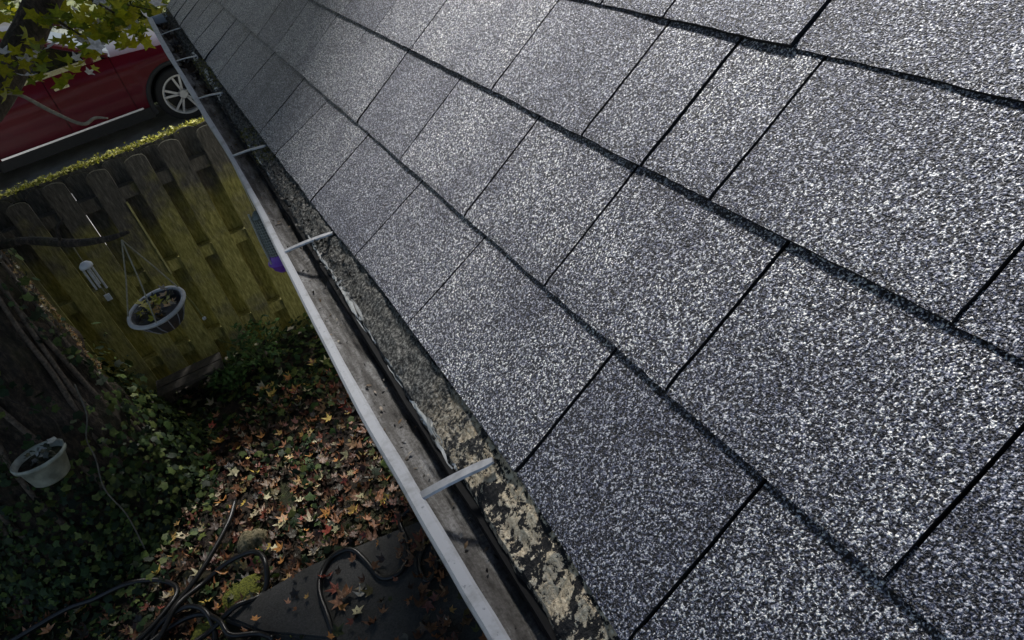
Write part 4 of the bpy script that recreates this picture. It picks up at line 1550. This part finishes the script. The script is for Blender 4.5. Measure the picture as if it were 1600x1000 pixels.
for q in range(13):
    z = 0.06 + q * 0.0128
    mb.tube([(0.0372 * math.cos(2 * math.pi * w / 20), 0.0372 * math.sin(2 * math.pi * w / 20), z) for w in range(21)], 0.001, 4)
mb.build('mesh', M_WIRE, fd)
MB().tube([(-0.044, -0.01, 0.02), (-0.042, -0.01, 0.13), (-0.034, -0.008, 0.26)], 0.0055, 6).build('side_rod', M_WIRE, fd)
MB().lathe([(0.001, 0.262), (0.012, 0.256), (0.033, 0.236), (0.034, 0.228), (0.001, 0.228)], n=22).build('lid', M_MESH, fd, True)
MB().tube([(0, 0, 0.26), (0.005, 0, 0.5), (0.016, 0, LIPZ - 0.055 - FZ), (0.012, 0.002, LIPZ - 0.045 - FZ)], 0.0018, 5).build('hook', M_WIRE, fd)

# grey-green pot hanging on the left by a wire bail from the trunk
PX, PY, PZ = -1.60, 3.74, 0.90
hp = empty('hanging_pot', (PX, PY, PZ), label='grey green plastic pot hanging by a thin wire in front of the ivy', cat='plant pot')
M_GPOT = simple('grey_green_plastic', (0.52, 0.54, 0.45), 0.5, 0, 0.5, 14)
tl2 = Matrix.Rotation(math.radians(3), 3, 'Y') @ Matrix.Rotation(math.radians(-8), 3, 'X')
MB().lathe([(0.001, 0.0), (0.085, 0.0), (0.098, 0.012), (0.125, 0.13), (0.14, 0.135), (0.143, 0.155), (0.136, 0.16), (0.13, 0.155), (0.12, 0.12), (0.001, 0.115)], n=32, tilt=tl2).build('pot', M_GPOT, hp, True)
MB().lathe([(0.001, 0.125), (0.121, 0.121)], n=22, tilt=tl2).build('soil', M_SOIL, hp)
scatter('dead_leaves', np.array([tl2 @ Vector((0.02, 0.05, 0.15)), tl2 @ Vector((-0.02, -0.02, 0.14)), tl2 @ Vector((0.07, 0.09, 0.17))]), np.array([0.03, 0.025, 0.034]), np.array([[0.5, 0.5, 0.48], [0.2, 0.18, 0.15], [0.55, 0.56, 0.5]]), IVY, M_LITTER, hp, None, 0.4)
P = np.array([tl2 @ Vector((rng.uniform(-0.09, 0.09), rng.uniform(-0.09, 0.09), 0.13 + rng.uniform(0, 0.05))) for k in range(26)])
tag(scatter('plant', P, rng.uniform(0.014, 0.03, 26), pick([(0.05, 0.06, 0.03), (0.12, 0.11, 0.06), (0.03, 0.03, 0.02), (0.4, 0.4, 0.36)], 26), IVY, M_LITTER, hp, None, 0.5), kind='stuff')
a = tl2 @ Vector((0.138, 0.02, 0.155))
b = tl2 @ Vector((-0.138, 0.02, 0.155))
MB().tube(smooth_path([a, a + Vector((0.03, 0.02, 0.16)), a + Vector((-0.06, 0.06, 0.30)), Vector((-0.03, 0.12, 0.62))], 6), 0.0035, 6).build('wire', M_BARK, hp, True)
MB().tube(smooth_path([b, b + Vector((-0.01, 0.03, 0.16)), b + Vector((0.05, 0.09, 0.36)), Vector((-0.03, 0.12, 0.62))], 6), 0.0035, 6).build('wire', M_BARK, hp, True)
# pale dead vine hanging right of the pot
vn = MB().tube(smooth_path([(-1.30, 4.02, 1.22), (-1.33, 3.95, 1.05), (-1.40, 3.90, 0.93), (-1.42, 3.86, 0.80), (-1.47, 3.80, 0.62), (-1.46, 3.76, 0.40), (-1.50, 3.72, 0.12)], 6), 0.0042, 6)
wobv = Vector((-1.30, 4.02, 1.22))
vn.v = [tuple(Vector(p) - wobv) for p in vn.v]
o = vn.build('hanging_vine', simple('grey_dry_vine', (0.2, 0.18, 0.15), 0.85, 0, 0.5, 30), None, True)
o.location = wobv
tag(o, label='pale dry vine stem hanging beside the grey green pot', cat='vine')
